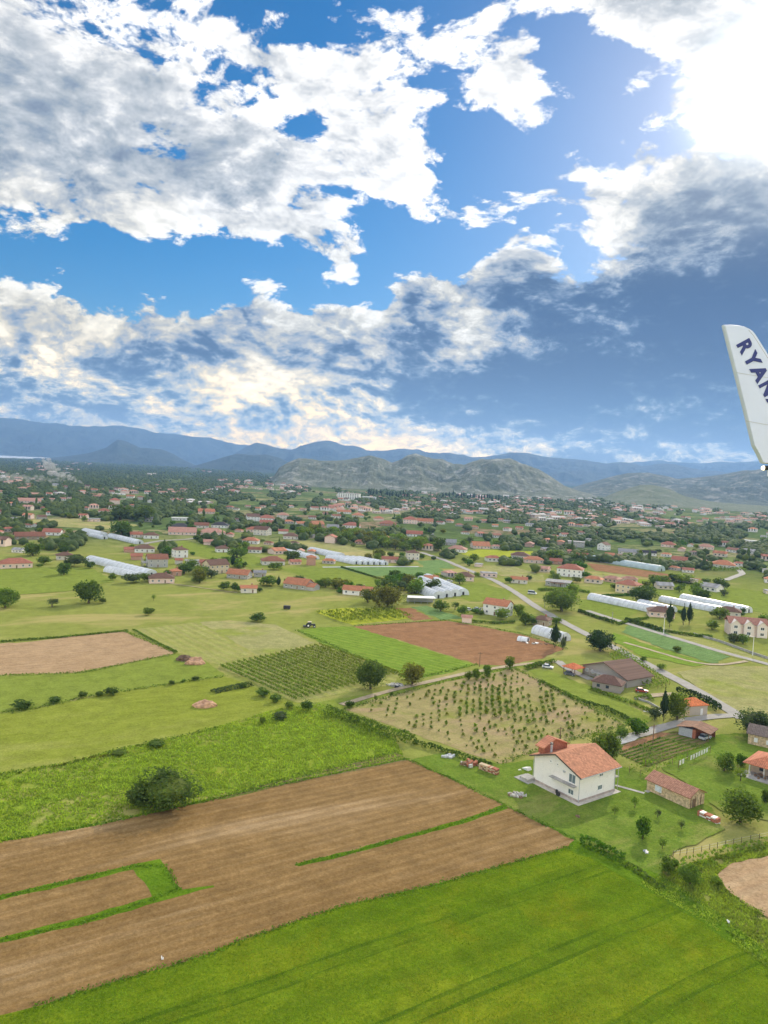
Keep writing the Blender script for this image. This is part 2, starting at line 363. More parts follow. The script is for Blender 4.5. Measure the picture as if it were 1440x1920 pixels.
g = link('ground', mesh_np('ground', np.stack([GX.ravel(), GY.ravel(), 0 * GX.ravel()], 1), np.stack([idx[:-1, :-1], idx[:-1, 1:], idx[1:, 1:], idx[1:, :-1]], -1).reshape(-1, 4), ground_mat()))
tag(g, kind='structure')
LAYER = [0.010]
def poly_px(pts):
    return [P(x, y) for x, y in pts]
def rough(pts, step, amp):
    out = []
    for i, a in enumerate(pts):
        b = pts[(i + 1) % len(pts)]; L = (b - a).length; n = max(1, int(L / step)); nrm = Vector((-(b - a).y, (b - a).x, 0)).normalized() if L > 0 else Vector()
        for k in range(n):
            out.append(a.lerp(b, k / n) + nrm * (random.gauss(0, amp) if k else 0))
    return out
def flat(name, pts, m, amp=None, world=False, kind='structure'):
    w = pts if world else poly_px(pts)
    d = min(v.length for v in w); a = 0.25 + d * 0.0006 if amp is None else amp
    if a > 0: w = rough(w, 1.5 + d * 0.004, a)
    LAYER[0] += 0.004; z = LAYER[0]
    tri = tessellate_polygon([w])
    me = bpy.data.meshes.new(name); me.from_pydata([(v.x, v.y, z) for v in w], [], [tuple(t) if (w[t[1]] - w[t[0]]).cross(w[t[2]] - w[t[0]]).z > 0 else tuple(t)[::-1] for t in tri]); me.materials.append(m); me.update()
    o = link(name, me); o['kind'] = kind; return o
def ribbon(name, px, width, m, amp=0.12, world=False):
    w = px if world else poly_px(px); fine = []
    for a, b in zip(w[:-1], w[1:]):
        n = max(1, int((b - a).length / 4)); fine += [a.lerp(b, k / n) for k in range(n)]
    fine.append(w[-1]); 
    for _ in range(3): fine = [fine[0]] + [(fine[i - 1] + fine[i] * 2 + fine[i + 1]) / 4 for i in range(1, len(fine) - 1)] + [fine[-1]]
    LAYER[0] += 0.004; z = LAYER[0]; vs = []
    for i, c in enumerate(fine):
        t = (fine[min(i + 1, len(fine) - 1)] - fine[max(i - 1, 0)]).normalized(); n = Vector((-t.y, t.x, 0))
        for s in (-1, 1):
            q = c + n * s * (width / 2 + random.gauss(0, amp)); vs.append((q.x, q.y, z))
    fs = [(2 * i, 2 * i + 2, 2 * i + 3, 2 * i + 1)[::-1] for i in range(len(fine) - 1)]
    me = mesh_np(name, np.array(vs), fs, m); o = link(name, me); o['kind'] = 'structure'; return o

FA = 0.556   # direction of the furrows (radians)
mg = {
 'crop': field_mat('cereal_crop', (0.091, 0.156, 0.007), (0.154, 0.213, 0.012), (0.171, 0.198, 0.010), FA, big=0.035, fine=1.6, streak=0.75, rows=7.5, rowc=(0.051, 0.104, 0.007), rowk=0.35, bmp=1.0, tram=14.0, patch=(0.228, 0.250, 0.017), patchk=0.35),
 'soil': field_mat('tilled_soil', (0.195, 0.120, 0.046), (0.27, 0.178, 0.080), (0.37, 0.262, 0.145), FA, big=0.018, fine=1.4, streak=1.0, ss=(0.022, 1.3), rows=2.3, rowc=(0.150, 0.085, 0.032), rowk=0.35),
 'soilred': field_mat('red_soil', (0.25, 0.132, 0.066), (0.30, 0.172, 0.092), None, FA, big=0.02, fine=0.8, ss=(0.03, 0.9), streak=0.9, rows=3.2, rowc=(0.230, 0.110, 0.060), rowk=0.25),
 'soilpale': field_mat('pale_soil', (0.33, 0.225, 0.125), (0.40, 0.285, 0.17), None, FA, big=0.02, fine=0.8, ss=(0.03, 0.9), streak=0.9, rows=3.0, rowc=(0.300, 0.180, 0.100), rowk=0.25),
 'rowsdark': field_mat('seed_rows', (0.150, 0.120, 0.055), (0.210, 0.170, 0.080), None, FA, big=0.03, fine=1.0, rows=1.6, rowc=(0.080, 0.135, 0.017), rowk=1.0),
 'meadow': field_mat('tall_meadow', (0.131, 0.208, 0.019), (0.228, 0.291, 0.034), (0.274, 0.302, 0.038), FA, big=0.03, fine=1.0, streak=0.35, patch=(0.330, 0.310, 0.100), patchk=0.95, bmp=1.2),
 'mown': field_mat('mown_meadow', (0.178, 0.216, 0.028), (0.238, 0.270, 0.048), None, FA, big=0.012, fine=0.8, streak=0.9, patch=(0.340, 0.320, 0.120), patchk=0.45),
 'lime': field_mat('fresh_green', (0.165, 0.215, 0.034), (0.215, 0.262, 0.052), None, FA, big=0.02, fine=0.8, streak=0.5),
 'strip': field_mat('grass_strip', (0.074, 0.151, 0.009), (0.125, 0.208, 0.015), None, FA, big=0.1, fine=1.8, streak=0.3, bmp=1.2),
 'lawn': field_mat('garden_lawn', (0.100, 0.170, 0.022), (0.165, 0.225, 0.036), None, FA, big=0.05, fine=1.2, streak=0.2, patch=(0.280, 0.260, 0.090), patchk=0.5),
 'pale': field_mat('pale_stubble', (0.268, 0.276, 0.072), (0.310, 0.300, 0.125), None, -0.9, big=0.02, fine=0.7, streak=0.8, rows=4.0, rowc=(0.228, 0.270, 0.060), rowk=0.5),
 'teal': field_mat('cabbage_crop', (0.137, 0.229, 0.076), (0.182, 0.270, 0.102), None, -0.9, big=0.02, fine=0.7, rows=3.0, rowc=(0.103, 0.177, 0.051), rowk=0.5),
 'greenrow': field_mat('young_crop_rows', (0.131, 0.218, 0.025), (0.177, 0.260, 0.038), None, -0.62, big=0.02, fine=0.7, rows=3.2, rowc=(0.217, 0.281, 0.051), rowk=0.7),
 'orchard': field_mat('orchard_ground', (0.245, 0.235, 0.085), (0.330, 0.270, 0.130), (0.217, 0.239, 0.051), FA, big=0.03, fine=0.9, streak=0.8, patch=(0.360, 0.260, 0.160), patchk=0.8),
 'straw': field_mat('dry_meadow', (0.255, 0.262, 0.095), (0.34, 0.315, 0.145), (0.217, 0.260, 0.043), -0.2, big=0.02, fine=0.7, streak=0.5, patch=(0.420, 0.340, 0.150), patchk=0.8),
 'yellow': field_mat('yellow_green_field', (0.308, 0.343, 0.034), (0.376, 0.385, 0.051), None, -0.9, big=0.02, fine=0.6, rows=5, rowc=(0.205, 0.281, 0.025), rowk=0.6),
 'road': plain_mat('worn_asphalt', (0.300, 0.285, 0.260), 0.9, 0.12, 0.25), 'track': plain_mat('dirt_track', (0.360, 0.290, 0.190), 0.95, 0.2, 0.3),
}
def fields():
    f = flat
    f('meadow', [(-260, 1480), (0, 1452), (120, 1432), (235, 1402), (330, 1382), (410, 1362), (520, 1330), (600, 1320), (680, 1352), (740, 1385), (760, 1425), (600, 1458), (400, 1500), (200, 1545), (0, 1580), (-260, 1640)], mg['meadow'])
    f('mown_meadow', [(-260, 1365), (0, 1337), (60, 1330), (150, 1310), (230, 1296), (420, 1268), (560, 1318), (590, 1325), (530, 1335), (410, 1364), (330, 1384), (235, 1404), (120, 1434), (0, 1454), (-260, 1488)], mg['mown'])
    f('field', [(-260, 1300), (0, 1267), (150, 1262), (330, 1226), (385, 1240), (420, 1262), (420, 1268), (230, 1296), (150, 1308), (60, 1330), (0, 1336), (-260, 1365)], mg['lime'])
    f('ploughed_field', [(-260, 1245), (0, 1207), (60, 1203), (150, 1192), (233, 1185), (280, 1204), (330, 1225), (230, 1245), (140, 1261), (0, 1266), (-260, 1296)], mg['soilpale'])
    f('stubble_field', [(250, 1180), (300, 1175), (368, 1167), (420, 1196), (472, 1228), (412, 1246), (386, 1240), (334, 1224)], mg['pale'])
    f('stubble_field', [(374, 1167), (430, 1163), (516, 1171), (548, 1186), (590, 1205), (555, 1216), (484, 1229), (430, 1198)], mg['straw'])
    f('crop_field', [(556, 1182), (600, 1176), (664, 1175), (780, 1212), (890, 1247), (830, 1265), (770, 1274), (700, 1250), (610, 1211)], mg['greenrow'])
    f('ploughed_field', [(662, 1175), (740, 1168), (838, 1164), (900, 1175), (980, 1190), (1060, 1216), (1010, 1236), (940, 1248), (895, 1246), (780, 1210)], mg['soilred'])
    f('vineyard_ground', [(408, 1248), (500, 1228), (598, 1208), (680, 1236), (752, 1262), (735, 1285), (640, 1300), (556, 1318), (480, 1282)], mg['pale'])
    f('orchard_ground', [(645, 1330), (700, 1308), (830, 1278), (962, 1252), (1010, 1275), (1090, 1320), (1172, 1360), (1060, 1390), (935, 1432), (850, 1402), (760, 1372), (690, 1345)], mg['orchard'])
    f('grass_strip', [(980, 1252), (1030, 1258), (1120, 1292), (1170, 1315), (1225, 1350), (1196, 1362), (1120, 1330), (1050, 1294)], mg['lime'])
    f('grass_field', [(540, 1322), (600, 1316), (700, 1300), (830, 1270), (1000, 1240), (1030, 1246), (962, 1254), (830, 1280), (700, 1311), (645, 1332), (620, 1336)], mg['lime'])
    f('orchard_ground', [(590, 1146), (640, 1140), (735, 1140), (770, 1160), (660, 1172), (620, 1160)], mg['yellow'])
    f('soil_field', [(735, 1140), (770, 1140), (812, 1160), (775, 1164)], mg['soilred'])
    f('crop_field', [(770, 1138), (800, 1136), (870, 1160), (825, 1162)], mg['teal'])
    # cultivated ground in the middle distance
    f('field', [(522, 1066), (620, 1063), (690, 1080), (742, 1100), (700, 1104), (650, 1098), (600, 1090)], mg['lime'])
    f('crop_field', [(625, 1064), (700, 1063), (815, 1063), (838, 1072), (800, 1079), (700, 1081)], mg['teal'])
    f('dry_field', [(540, 1012), (590, 1014), (680, 1028), (770, 1041), (700, 1047), (640, 1040), (570, 1028)], mg['straw'])
    f('crop_field', [(780, 1052), (830, 1050), (856, 1066), (800, 1066)], mg['teal'])
    f('yellow_field', [(858, 1036), (900, 1030), (1000, 1034), (985, 1048), (880, 1044)], mg['yellow'])
    f('meadow', [(830, 1098), (900, 1092), (962, 1110), (950, 1128), (880, 1128)], mg['lime'])
    f('dry_field', [(900, 1062), (955, 1060), (1005, 1075), (990, 1085), (940, 1080)], mg['straw'])
    f('ploughed_field', [(1100, 1056), (1160, 1062), (1262, 1078), (1330, 1088), (1240, 1086), (1115, 1070)], mg['soilred'])
    f('dry_field', [(1084, 1072), (1120, 1072), (1205, 1083), (1150, 1088), (1090, 1085)], mg['straw'])
    f('dry_field', [(960, 1080), (1018, 1078), (1022, 1090), (965, 1094)], mg['straw'])
    f('meadow', [(1110, 1090), (1200, 1086), (1300, 1094), (1440, 1110), (1560, 1125), (1560, 1170), (1400, 1145), (1240, 1118)], mg['lime'])
    f('meadow', [(1084, 1125), (1130, 1124), (1206, 1142), (1160, 1168), (1090, 1146)], mg['lime'])
    f('crop_field', [(1180, 1170), (1230, 1178), (1370, 1232), (1335, 1244), (1240, 1215), (1165, 1185)], mg['teal'])
    f('crop_field', [(1150, 1186), (1240, 1217), (1335, 1246), (1300, 1250), (1200, 1230), (1145, 1200)], mg['greenrow'])
    f('soil_field', [(1184, 1166), (1230, 1172), (1440, 1238), (1440, 1246), (1372, 1232), (1230, 1180)], mg['pale'])
    f('dry_meadow', [(1270, 1262), (1330, 1250), (1440, 1250), (1620, 1270), (1620, 1400), (1440, 1350), (1395, 1345), (1330, 1305)], mg['straw'])
    f('field', [(280, 1020), (345, 1014), (430, 1030), (540, 1060), (470, 1066), (400, 1050)], mg['lime'])
    f('dry_field', [(40, 975), (150, 972), (270, 985), (200, 993), (60, 985)], mg['straw'])
    f('field', [(-100, 1072), (60, 1064), (170, 1064), (215, 1090), (120, 1110), (0, 1118), (-100, 1120)], mg['lime'])
    # the near fields
    f('ploughed_field', [(-260, 1640), (0, 1580), (200, 1545), (400, 1501), (600, 1459), (764, 1425), (850, 1464), (945, 1511), (1080, 1577), (1066, 1592), (960, 1620), (820, 1660), (640, 1702), (470, 1760), (390, 1792), (220, 1842), (60, 1892), (-260, 1985)], mg['soil'], amp=0.2)
    f('seed_bed', [(395, 1500), (500, 1472), (620, 1442), (742, 1412), (768, 1425), (700, 1440), (560, 1467), (420, 1500)], mg['rowsdark'], amp=0.1)
    f('crop_field', [(-260, 1985), (60, 1891), (220, 1841), (390, 1791), (470, 1759), (640, 1701), (820, 1659), (960, 1619), (1072, 1588), (1130, 1622), (1200, 1660), (1320, 1730), (1440, 1812), (1640, 1960), (1640, 2400), (-260, 2400)], mg['crop'], amp=0.2)
    f('grass_strip', [(552, 1622), (650, 1598), (760, 1567), (860, 1540), (945, 1510), (953, 1517), (860, 1548), (760, 1575), (650, 1605), (560, 1626)], mg['strip'], amp=0.12)
    f('grass_strip', [(-160, 1722), (0, 1680), (120, 1654), (250, 1622), (300, 1612), (318, 1640), (342, 1670), (400, 1662), (402, 1665), (300, 1692), (160, 1733), (0, 1770), (-160, 1812), (-160, 1800), (0, 1760), (150, 1722), (285, 1683), (270, 1655), (250, 1632), (120, 1662), (0, 1690), (-160, 1732)], mg['strip'], amp=0.15)
    f('lawn', [(770, 1425), (830, 1412), (935, 1434), (1005, 1425), (1150, 1432), (1205, 1452), (1325, 1500), (1360, 1556), (1262, 1600), (1240, 1645), (1180, 1618), (1080, 1577), (945, 1511), (850, 1464)], mg['lawn'])
    f('lawn', [(1330, 1380), (1440, 1372), (1600, 1400), (1600, 1560), (1440, 1540), (1350, 1520), (1240, 1440)], mg['lawn'])
    f('seed_bed', [(1152, 1410), (1170, 1396), (1262, 1372), (1335, 1382), (1318, 1400), (1215, 1438)], mg['rowsdark'], amp=0.1)
    f('soil_bed', [(1166, 1402), (1180, 1393), (1240, 1374), (1258, 1376), (1190, 1402), (1168, 1412)], mg['soilred'], amp=0.1)
    f('soil_field', [(1345, 1642), (1372, 1620), (1440, 1606), (1600, 1590), (1600, 1800), (1440, 1722), (1400, 1700), (1364, 1672)], mg['soilpale'], amp=0.4)
    f('grass_strip', [(1064, 1592), (1078, 1576), (1180, 1617), (1240, 1644), (1300, 1680), (1350, 1716), (1440, 1785), (1500, 1830), (1500, 1860), (1440, 1814), (1320, 1732), (1200, 1662), (1130, 1624)], mg['strip'])
    # roads and tracks
    ribbon('road', [(790, 1036), (835, 1051), (880, 1070), (930, 1090), (968, 1112), (1000, 1135), (1045, 1161), (1100, 1190), (1147, 1212), (1193, 1236), (1243, 1261), (1277, 1279), (1297, 1290), (1327, 1307), (1358, 1326), (1395, 1349)], 4.8, mg['road'])
    ribbon('road', [(1100, 1145), (1165, 1166), (1260, 1195), (1350, 1222), (1440, 1246), (1600, 1290)], 4.0, mg['road'])
    ribbon('path', [(1395, 1342), (1340, 1342), (1290, 1350), (1240, 1366), (1160, 1388)], 3.6, mg['road'])
    ribbon('path', [(640, 1322), (700, 1304), (780, 1284), (870, 1264), (960, 1248), (1050, 1240)], 2.4, mg['track'])
    ribbon('path', [(1170, 1205), (1230, 1222), (1300, 1244), (1340, 1250), (1400, 1240)], 2.0, mg['track'])
    ribbon('road', [(270, 1020), (300, 1014), (345, 1012), (400, 1006)], 5, mg['road'])
    ribbon('road', [(1360, 1088), (1393, 1076), (1380, 1062), (1350, 1052)], 5, mg['road'])
    ribbon('path', [(1270, 1302), (1230, 1300), (1195, 1310)], 3.2, mg['track'])
    ribbon('path', [(1045, 1240), (1060, 1252), (1075, 1262), (1110, 1275)], 3.5, mg['road'])
    ribbon('path', [(300, 1092), (360, 1100), (445, 1112)], 1.0, mg['track'])
fields()
lm, T_, p_ = newmat('lake_water_glare', 0.35, 0.5); p_.inputs['Base Color'].default_value = (0.72, 0.74, 0.74, 1)  # pale base colour paints in the bright sky glare on the water
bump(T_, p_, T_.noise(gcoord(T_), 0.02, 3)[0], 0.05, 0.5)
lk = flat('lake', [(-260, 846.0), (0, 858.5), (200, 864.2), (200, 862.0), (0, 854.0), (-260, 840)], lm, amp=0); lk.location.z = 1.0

# ---------------------------------------------------------------- hills and mountains
def vnoise(x, y, seed=0):                   # value noise
    xi = np.floor(x).astype(np.int64); yi = np.floor(y).astype(np.int64); xf = x - xi; yf = y - yi
    def h(i, j):
        n = (i * 374761393 + j * 668265263 + seed * 1442695041) & 0x7fffffff; n = ((n ^ (n >> 13)) * 1274126177) & 0x7fffffff
        return ((n ^ (n >> 16)) & 0xffff) / 65535.0
    u = xf * xf * (3 - 2 * xf); v = yf * yf * (3 - 2 * yf)
    return (h(xi, yi) * (1 - u) + h(xi + 1, yi) * u) * (1 - v) + (h(xi, yi + 1) * (1 - u) + h(xi + 1, yi + 1) * u) * v
def fbm(x, y, seed, octs=6, ridged=False):
    s = 0; a = 0.5; t = 0
    for o in range(octs):
        n = vnoise(x * 2 ** o, y * 2 ** o, seed + o * 17)
        if ridged: n = 1 - np.abs(2 * n - 1)
        s = s + a * n; t += a; a *= 0.52
    return s / t
def hill_mat(name, a, b, rock, rk, s):
    m, T, p = newmat(name, 0.95, 0.1); v = gcoord(T)
    n1 = T.noise(v, s, 7, 0.65)[0]; n2 = T.noise(v, s * 5, 6, 0.7)[0]; n3 = T.noise(v, s * 2.2, 7, 0.72, 0.6)[0]
    c = T.mix(T.m('ADD', T.m('MULTIPLY', T.m('SUBTRACT', n1, 0.5), 2.5), n2, clamp=True), a, b)
    c = T.mix(T.m('MULTIPLY', T.mr(n3, 0.52, 0.62), rk), c, rock)
    T.l.new(c, p.inputs['Base Color']); bump(T, p, n2, 0.8, 0.15 / s)
    return m
def ridge(name, pts, D, front, back, m, rgh, seed, nu=420, nv=70, scale=None):
    pts = sorted(pts); xs = np.linspace(pts[0][0], pts[-1][0], nu)
    ys = np.interp(xs, [p[0] for p in pts], [p[1] for p in pts])
    k = np.exp(-np.arange(-3, 4) ** 2 / 3.0); k /= k.sum(); ys = np.convolve(np.pad(ys, 3, mode='edge'), k, 'valid')
    V = np.zeros((nv, nu, 3)); vs = np.linspace(-1, 1, nv)
    sc_ = scale or D * 0.03
    for j, x in enumerate(xs):
        d = pdir(x, ys[j]); h = math.hypot(d[0], d[1]); ux, uy = d[0] / h, d[1] / h
        top = CAMH + D * d[2] / h
        r = np.where(vs < 0, D + vs * front, D + vs * back)
        prof = np.where(vs < 0, (1 + vs) ** 1.25, (1 - vs) ** 1.1)
        X, Y = ux * r, uy * r
        nz = fbm(X / sc_, Y / sc_, seed, 7, True) - 0.62
        nz2 = fbm(X / sc_ * 0.35, Y / sc_ * 0.35, seed + 5, 4) - 0.5
        w = np.clip(np.abs(vs) * 5, 0.30, 1) * np.clip((1 - np.abs(vs)) * 4, 0, 1)
        amp = max(top, 10) * rgh
        Z = top * prof + amp * w * (nz + nz2 * 0.8) 
        e = min(j, nu - 1 - j) / (nu * 0.04); Z = Z * min(1, e) - 3 * (1 - min(1, e)) - (prof <= 0.001) * 5
        V[:, j, 0] = X; V[:, j, 1] = Y; V[:, j, 2] = Z
    I = np.arange(nu * nv).reshape(nv, nu)
    F = np.stack([I[:-1, :-1], I[:-1, 1:], I[1:, 1:], I[1:, :-1]], -1).reshape(-1, 4)
    o = link(name, mesh_np(name, V.reshape(-1, 3), F, m, smooth=True)); o['kind'] = 'structure'; return o
mm = hill_mat('far_mountain', (0.035, 0.065, 0.06), (0.05, 0.085, 0.07), (0.12, 0.14, 0.14), 0.35, 0.0012)
mm2 = hill_mat('mid_mountain', (0.030, 0.055, 0.05), (0.05, 0.08, 0.06), (0.10, 0.12, 0.12), 0.4, 0.002)
hm = hill_mat('karst_hill', (0.10, 0.125, 0.078), (0.185, 0.20, 0.14), (0.42, 0.41, 0.37), 0.65, 0.008)
hm2 = hill_mat('scrub_hill', (0.06, 0.09, 0.07), (0.095, 0.12, 0.09), (0.42, 0.41, 0.38), 0.5, 0.006)
ridge('mountains', [(-260, 765), (-100, 778), (0, 785), (40, 787), (70, 791), (100, 795), (150, 797), (190, 799), (230, 800), (260, 806), (290, 812), (350, 818), (400, 823), (440, 832), (480, 837), (530, 842), (600, 850), (700, 862), (800, 875)], 14500, 2300, 2500, mm, 0.55, 3)
ridge('mountains', [(1000, 885), (1080, 876), (1150, 872), (1200, 868), (1240, 865), (1300, 867), (1335, 866), (1380, 866), (1440, 867), (1520, 862), (1640, 870)], 15500, 2500, 2300, mm, 0.55, 13)
ridge('mountains', [(380, 880), (440, 850), (480, 829), (505, 833), (540, 843), (570, 832), (600, 827), (617, 827), (650, 835), (675, 838), (690, 845), (720, 846), (745, 842), (765, 840), (800, 846), (850, 850), (890, 858), (930, 855), (960, 848), (985, 847), (1000, 852), (1030, 856), (1090, 860), (1130, 867), (1165, 864), (1205, 874), (1240, 869), (1265, 869), (1310, 880), (1370, 886), (1440, 880), (1520, 872), (1640, 872)], 11500, 3000, 2500, mm2, 0.55, 23)
ridge('hills', [(20, 862), (100, 858), (165, 850), (200, 838), (222, 823), (245, 832), (262, 840), (300, 842), (325, 850), (345, 862), (370, 874), (400, 880)], 9000, 1500, 1500, mm2, 0.5, 33, nu=260, nv=50)
ridge('hills', [(330, 882), (385, 868), (410, 860), (447, 850), (470, 853), (500, 851), (520, 856), (545, 868), (570, 884), (600, 892)], 7200, 1200, 1300, mm2, 0.5, 43, nu=220, nv=50)
ridge('hills', [(1040, 925), (1100, 906), (1150, 893), (1180, 887), (1215, 885), (1245, 890), (1270, 897), (1310, 895), (1340, 891), (1380, 884), (1440, 876), (1540, 862), (1640, 868)], 4800, 1400, 1300, hm2, 0.35, 53, nu=380, nv=70)
ridge('hills', [(498, 900), (522, 878), (540, 867), (560, 859), (585, 861), (600, 864), (640, 862), (670, 859), (695, 853), (712, 858), (735, 867), (750, 862), (765, 853), (780, 850), (800, 856), (830, 862), (850, 868), (870, 870), (900, 861), (935, 857), (960, 861), (985, 869), (1010, 880), (1035, 895), (1060, 912), (1100, 925), (1130, 932)], 3300, 800, 900, hm, 0.42, 63, nu=700, nv=110)
ridge('hills', [(1120, 938), (1160, 920), (1200, 909), (1225, 909), (1250, 914), (1285, 930), (1330, 940), (1400, 946), (1440, 950), (1560, 955)], 2900, 500, 600, hill_mat('grassy_hill', (0.10, 0.135, 0.075), (0.15, 0.175, 0.10), (0.26, 0.26, 0.22), 0.5, 0.01), 0.2, 73, nu=260, nv=50)
# the air over the plain
def haze():
    m = bpy.data.materials.new('haze_air'); m.use_nodes = True; n = m.node_tree.nodes; n.clear()
    o = n.new('ShaderNodeOutputMaterial'); v = n.new('ShaderNodeVolumePrincipled'); m.node_tree.links.new(v.outputs[0], o.inputs['Volume'])
    v.inputs['Color'].default_value = (0.29, 0.53, 1.0, 1); v.inputs['Density'].default_value = HAZE; v.inputs['Anisotropy'].default_value = 0.25
    b = MB(); b.box(-14500, 14500, -2700, 19400, -6, 1050); o = b.build('haze', m); o['kind'] = 'stuff'
HAZE = 8.0e-5
haze()

# ---------------------------------------------------------------- vegetation prototypes (unit height, unit width)
def quads(c, s, r, stretch=1.0):
    n = len(c); a = r.normal(size=(n, 3)); a /= np.linalg.norm(a, axis=1)[:, None]
    b = np.cross(a, r.normal(size=(n, 3))); b /= np.linalg.norm(b, axis=1)[:, None]
    s = (s * r.uniform(0.6, 1.35, n))[:, None]; a = a * s; b = b * s * 0.8; b[:, 2] *= stretch; a[:, 2] *= stretch
    V = np.stack([c - a - b * 0.4, c + a * 0.2 - b, c + a + b * 0.3, c - a * 0.3 + b], 1).reshape(-1, 3)
    return V, np.arange(4 * n).reshape(n, 4)
def ico(sub):
    bm = bmesh.new(); bmesh.ops.create_icosphere(bm, subdivisions=sub, radius=1)
    v = np.array([x.co[:] for x in bm.verts]); f = [tuple(q.index for q in p.verts) for p in bm.faces]; bm.free(); return v, f
def crown_mesh(name, n, leaf, seed, lobes=14, z0=0.22, shape='round', corek=0.70, spread=0.55, coresub=2):
    r = np.random.default_rng(seed); cz = (1 + z0) / 2; hz = (1 - z0) / 2
    L = []
    for i in range(lobes):
        d = r.normal(size=3); d /= np.linalg.norm(d); d[2] *= 0.9
        k = r.uniform(0.30, 0.80); rad = r.uniform(0.24, 0.52) * spread / 0.55
        L.append((d * k, rad, r.uniform(0.5, 1.25)))
    pts = []
    for c, rad, wgt in L:
        m = int(n / lobes * wgt); d = r.normal(size=(m, 3)); d /= np.linalg.norm(d, axis=1)[:, None]
        pts.append(c + d * rad * r.uniform(0.72, 1.08, m)[:, None])
    m = n // 6; d = r.normal(size=(m, 3)); d /= np.linalg.norm(d, axis=1)[:, None]; pts.append(d * r.uniform(0.6, 1.08, m)[:, None])
    p = np.concatenate(pts)
    if shape == 'cypress': p[:, :2] *= np.clip(1.15 - np.abs(p[:, 2] + 0.25) ** 1.6 * 0.9, 0.12, 1)[:, None]
    if shape == 'dome': p[:, 2] = np.where(p[:, 2] < 0, p[:, 2] * 0.75, p[:, 2])
    c = p * [0.5, 0.5, hz] + [0, 0, cz]
    V, F = quads(c, leaf, r)
    iv, jf = ico(coresub); nn = fbm(iv[:, 0] * 2 + 9, iv[:, 1] * 2 + iv[:, 2] * 3 + 5, seed, 3)
    iv = iv * (corek * (0.75 + 0.5 * nn))[:, None]
    if shape == 'cypress': iv[:, :2] *= np.clip(1.1 - np.abs(iv[:, 2] + 0.2) ** 1.6 * 0.9, 0.15, 1)[:, None]
    iv = iv * [0.5, 0.5, hz] + [0, 0, cz]; b = len(V)
    Fl = [tuple(q) for q in F.tolist()] + [tuple(i + b for i in q) for q in jf]
    V = np.concatenate([V, iv]); V[:, 2] = np.maximum(V[:, 2], 0.01)
    return mesh_np(name, V, Fl, M['leaf'])
def trunk_mesh(name, seed, top=0.55, r0=0.045):
    r = random.Random(seed); b = MB(); p = Vector((0, 0, -0.02)); q = Vector((r.uniform(-.03, .03), r.uniform(-.03, .03), 0.28))
    b.tube(p, q, r0, r0 * 0.7, 8)
    for k in range(4):
        a = k * 1.6 + r.random(); e = Vector((math.cos(a) * 0.22, math.sin(a) * 0.22, top + r.uniform(-.08, .1)))
        m_ = q.lerp(e, 0.5) + Vector((0, 0, -0.03)); b.tube(q - Vector((0, 0, .01)), m_, r0 * 0.5, r0 * 0.35, 6); b.tube(m_, e, r0 * 0.35, r0 * 0.14, 5)
    return b.mesh(name, M['bark'])
CR = {
 'big': [crown_mesh('crown', 3600, 0.030, s, 18, 0.04, corek=0.55) for s in (1, 2)],
 'wide': [crown_mesh('crown', 5200, 0.022, 5, 24, 0.0, 'dome', corek=0.62, spread=0.5)],
 'tree': [crown_mesh('crown', 1200, 0.050, s, 12, 0.06, corek=0.52) for s in (11, 12, 13, 14)],
 'bush': [crown_mesh('crown', 800, 0.055, s, 9, 0.0, 'dome', corek=0.55) for s in (21, 22, 23)],
 'cypress': [crown_mesh('crown', 1300, 0.035, s, 16, 0.04, 'cypress', spread=0.45) for s in (31, 32)],
 'open': [crown_mesh('crown', 800, 0.036, s, 9, 0.28, corek=0.25) for s in (41, 42)],
 'shrub': [crown_mesh('crown', 150, 0.11, s, 6, 0.0, corek=0.5, coresub=1) for s in (51, 52, 53)],
 'small': [crown_mesh('crown', 300, 0.085, s, 8, 0.02, corek=0.5, coresub=1) for s in (61, 62, 63, 64, 65)],
}
TR = [trunk_mesh('trunk', s) for s in (1, 2)]
GREEN = {'dark': (0.070, 0.118, 0.024), 'mid': (0.112, 0.175, 0.030), 'light': (0.150, 0.225, 0.034), 'olive': (0.135, 0.150, 0.032), 'yellow': (0.165, 0.205, 0.026), 'grey': (0.085, 0.120, 0.052), 'cyp': (0.030, 0.058, 0.022), 'lush': (0.070, 0.155, 0.016)}
TREES = []                                  # (object, px, py, w) of every tree built
def plant(px, py, w, h, kind, tone, label=None, cat='tree', name=None, group=None, parts=True, loc=None, wh=None):
    p = loc or P(px, py); m = mpp(p); W, Hh = wh or (w * m, h * m)
    me = random.choice(CR[kind]); g = GREEN[tone]; k = random.uniform(0.88, 1.14)
    col = (g[0] * k * random.uniform(.92, 1.1), g[1] * k, g[2] * k, 1)
    nm = name or {'bush': 'bush', 'shrub': 'shrub', 'cypress': 'cypress_tree', 'wide': 'bush'}.get(kind, 'tree')
    if parts:
        t = bpy.data.objects.new(nm, None); COL.objects.link(t); t.empty_display_size = 0.3
        c = link('crown', me, t)
        if kind not in ('bush', 'shrub', 'wide'):
            link('trunk', random.choice(TR), t)
    else: t = c = link(nm, me)
    c.color = col; t.location = p; t.rotation_euler = (0, 0, random.uniform(0, 6.28)); t.scale = (W, W, Hh)
    tag(t, label, cat, group); TREES.append([t, px, py, w]); return t

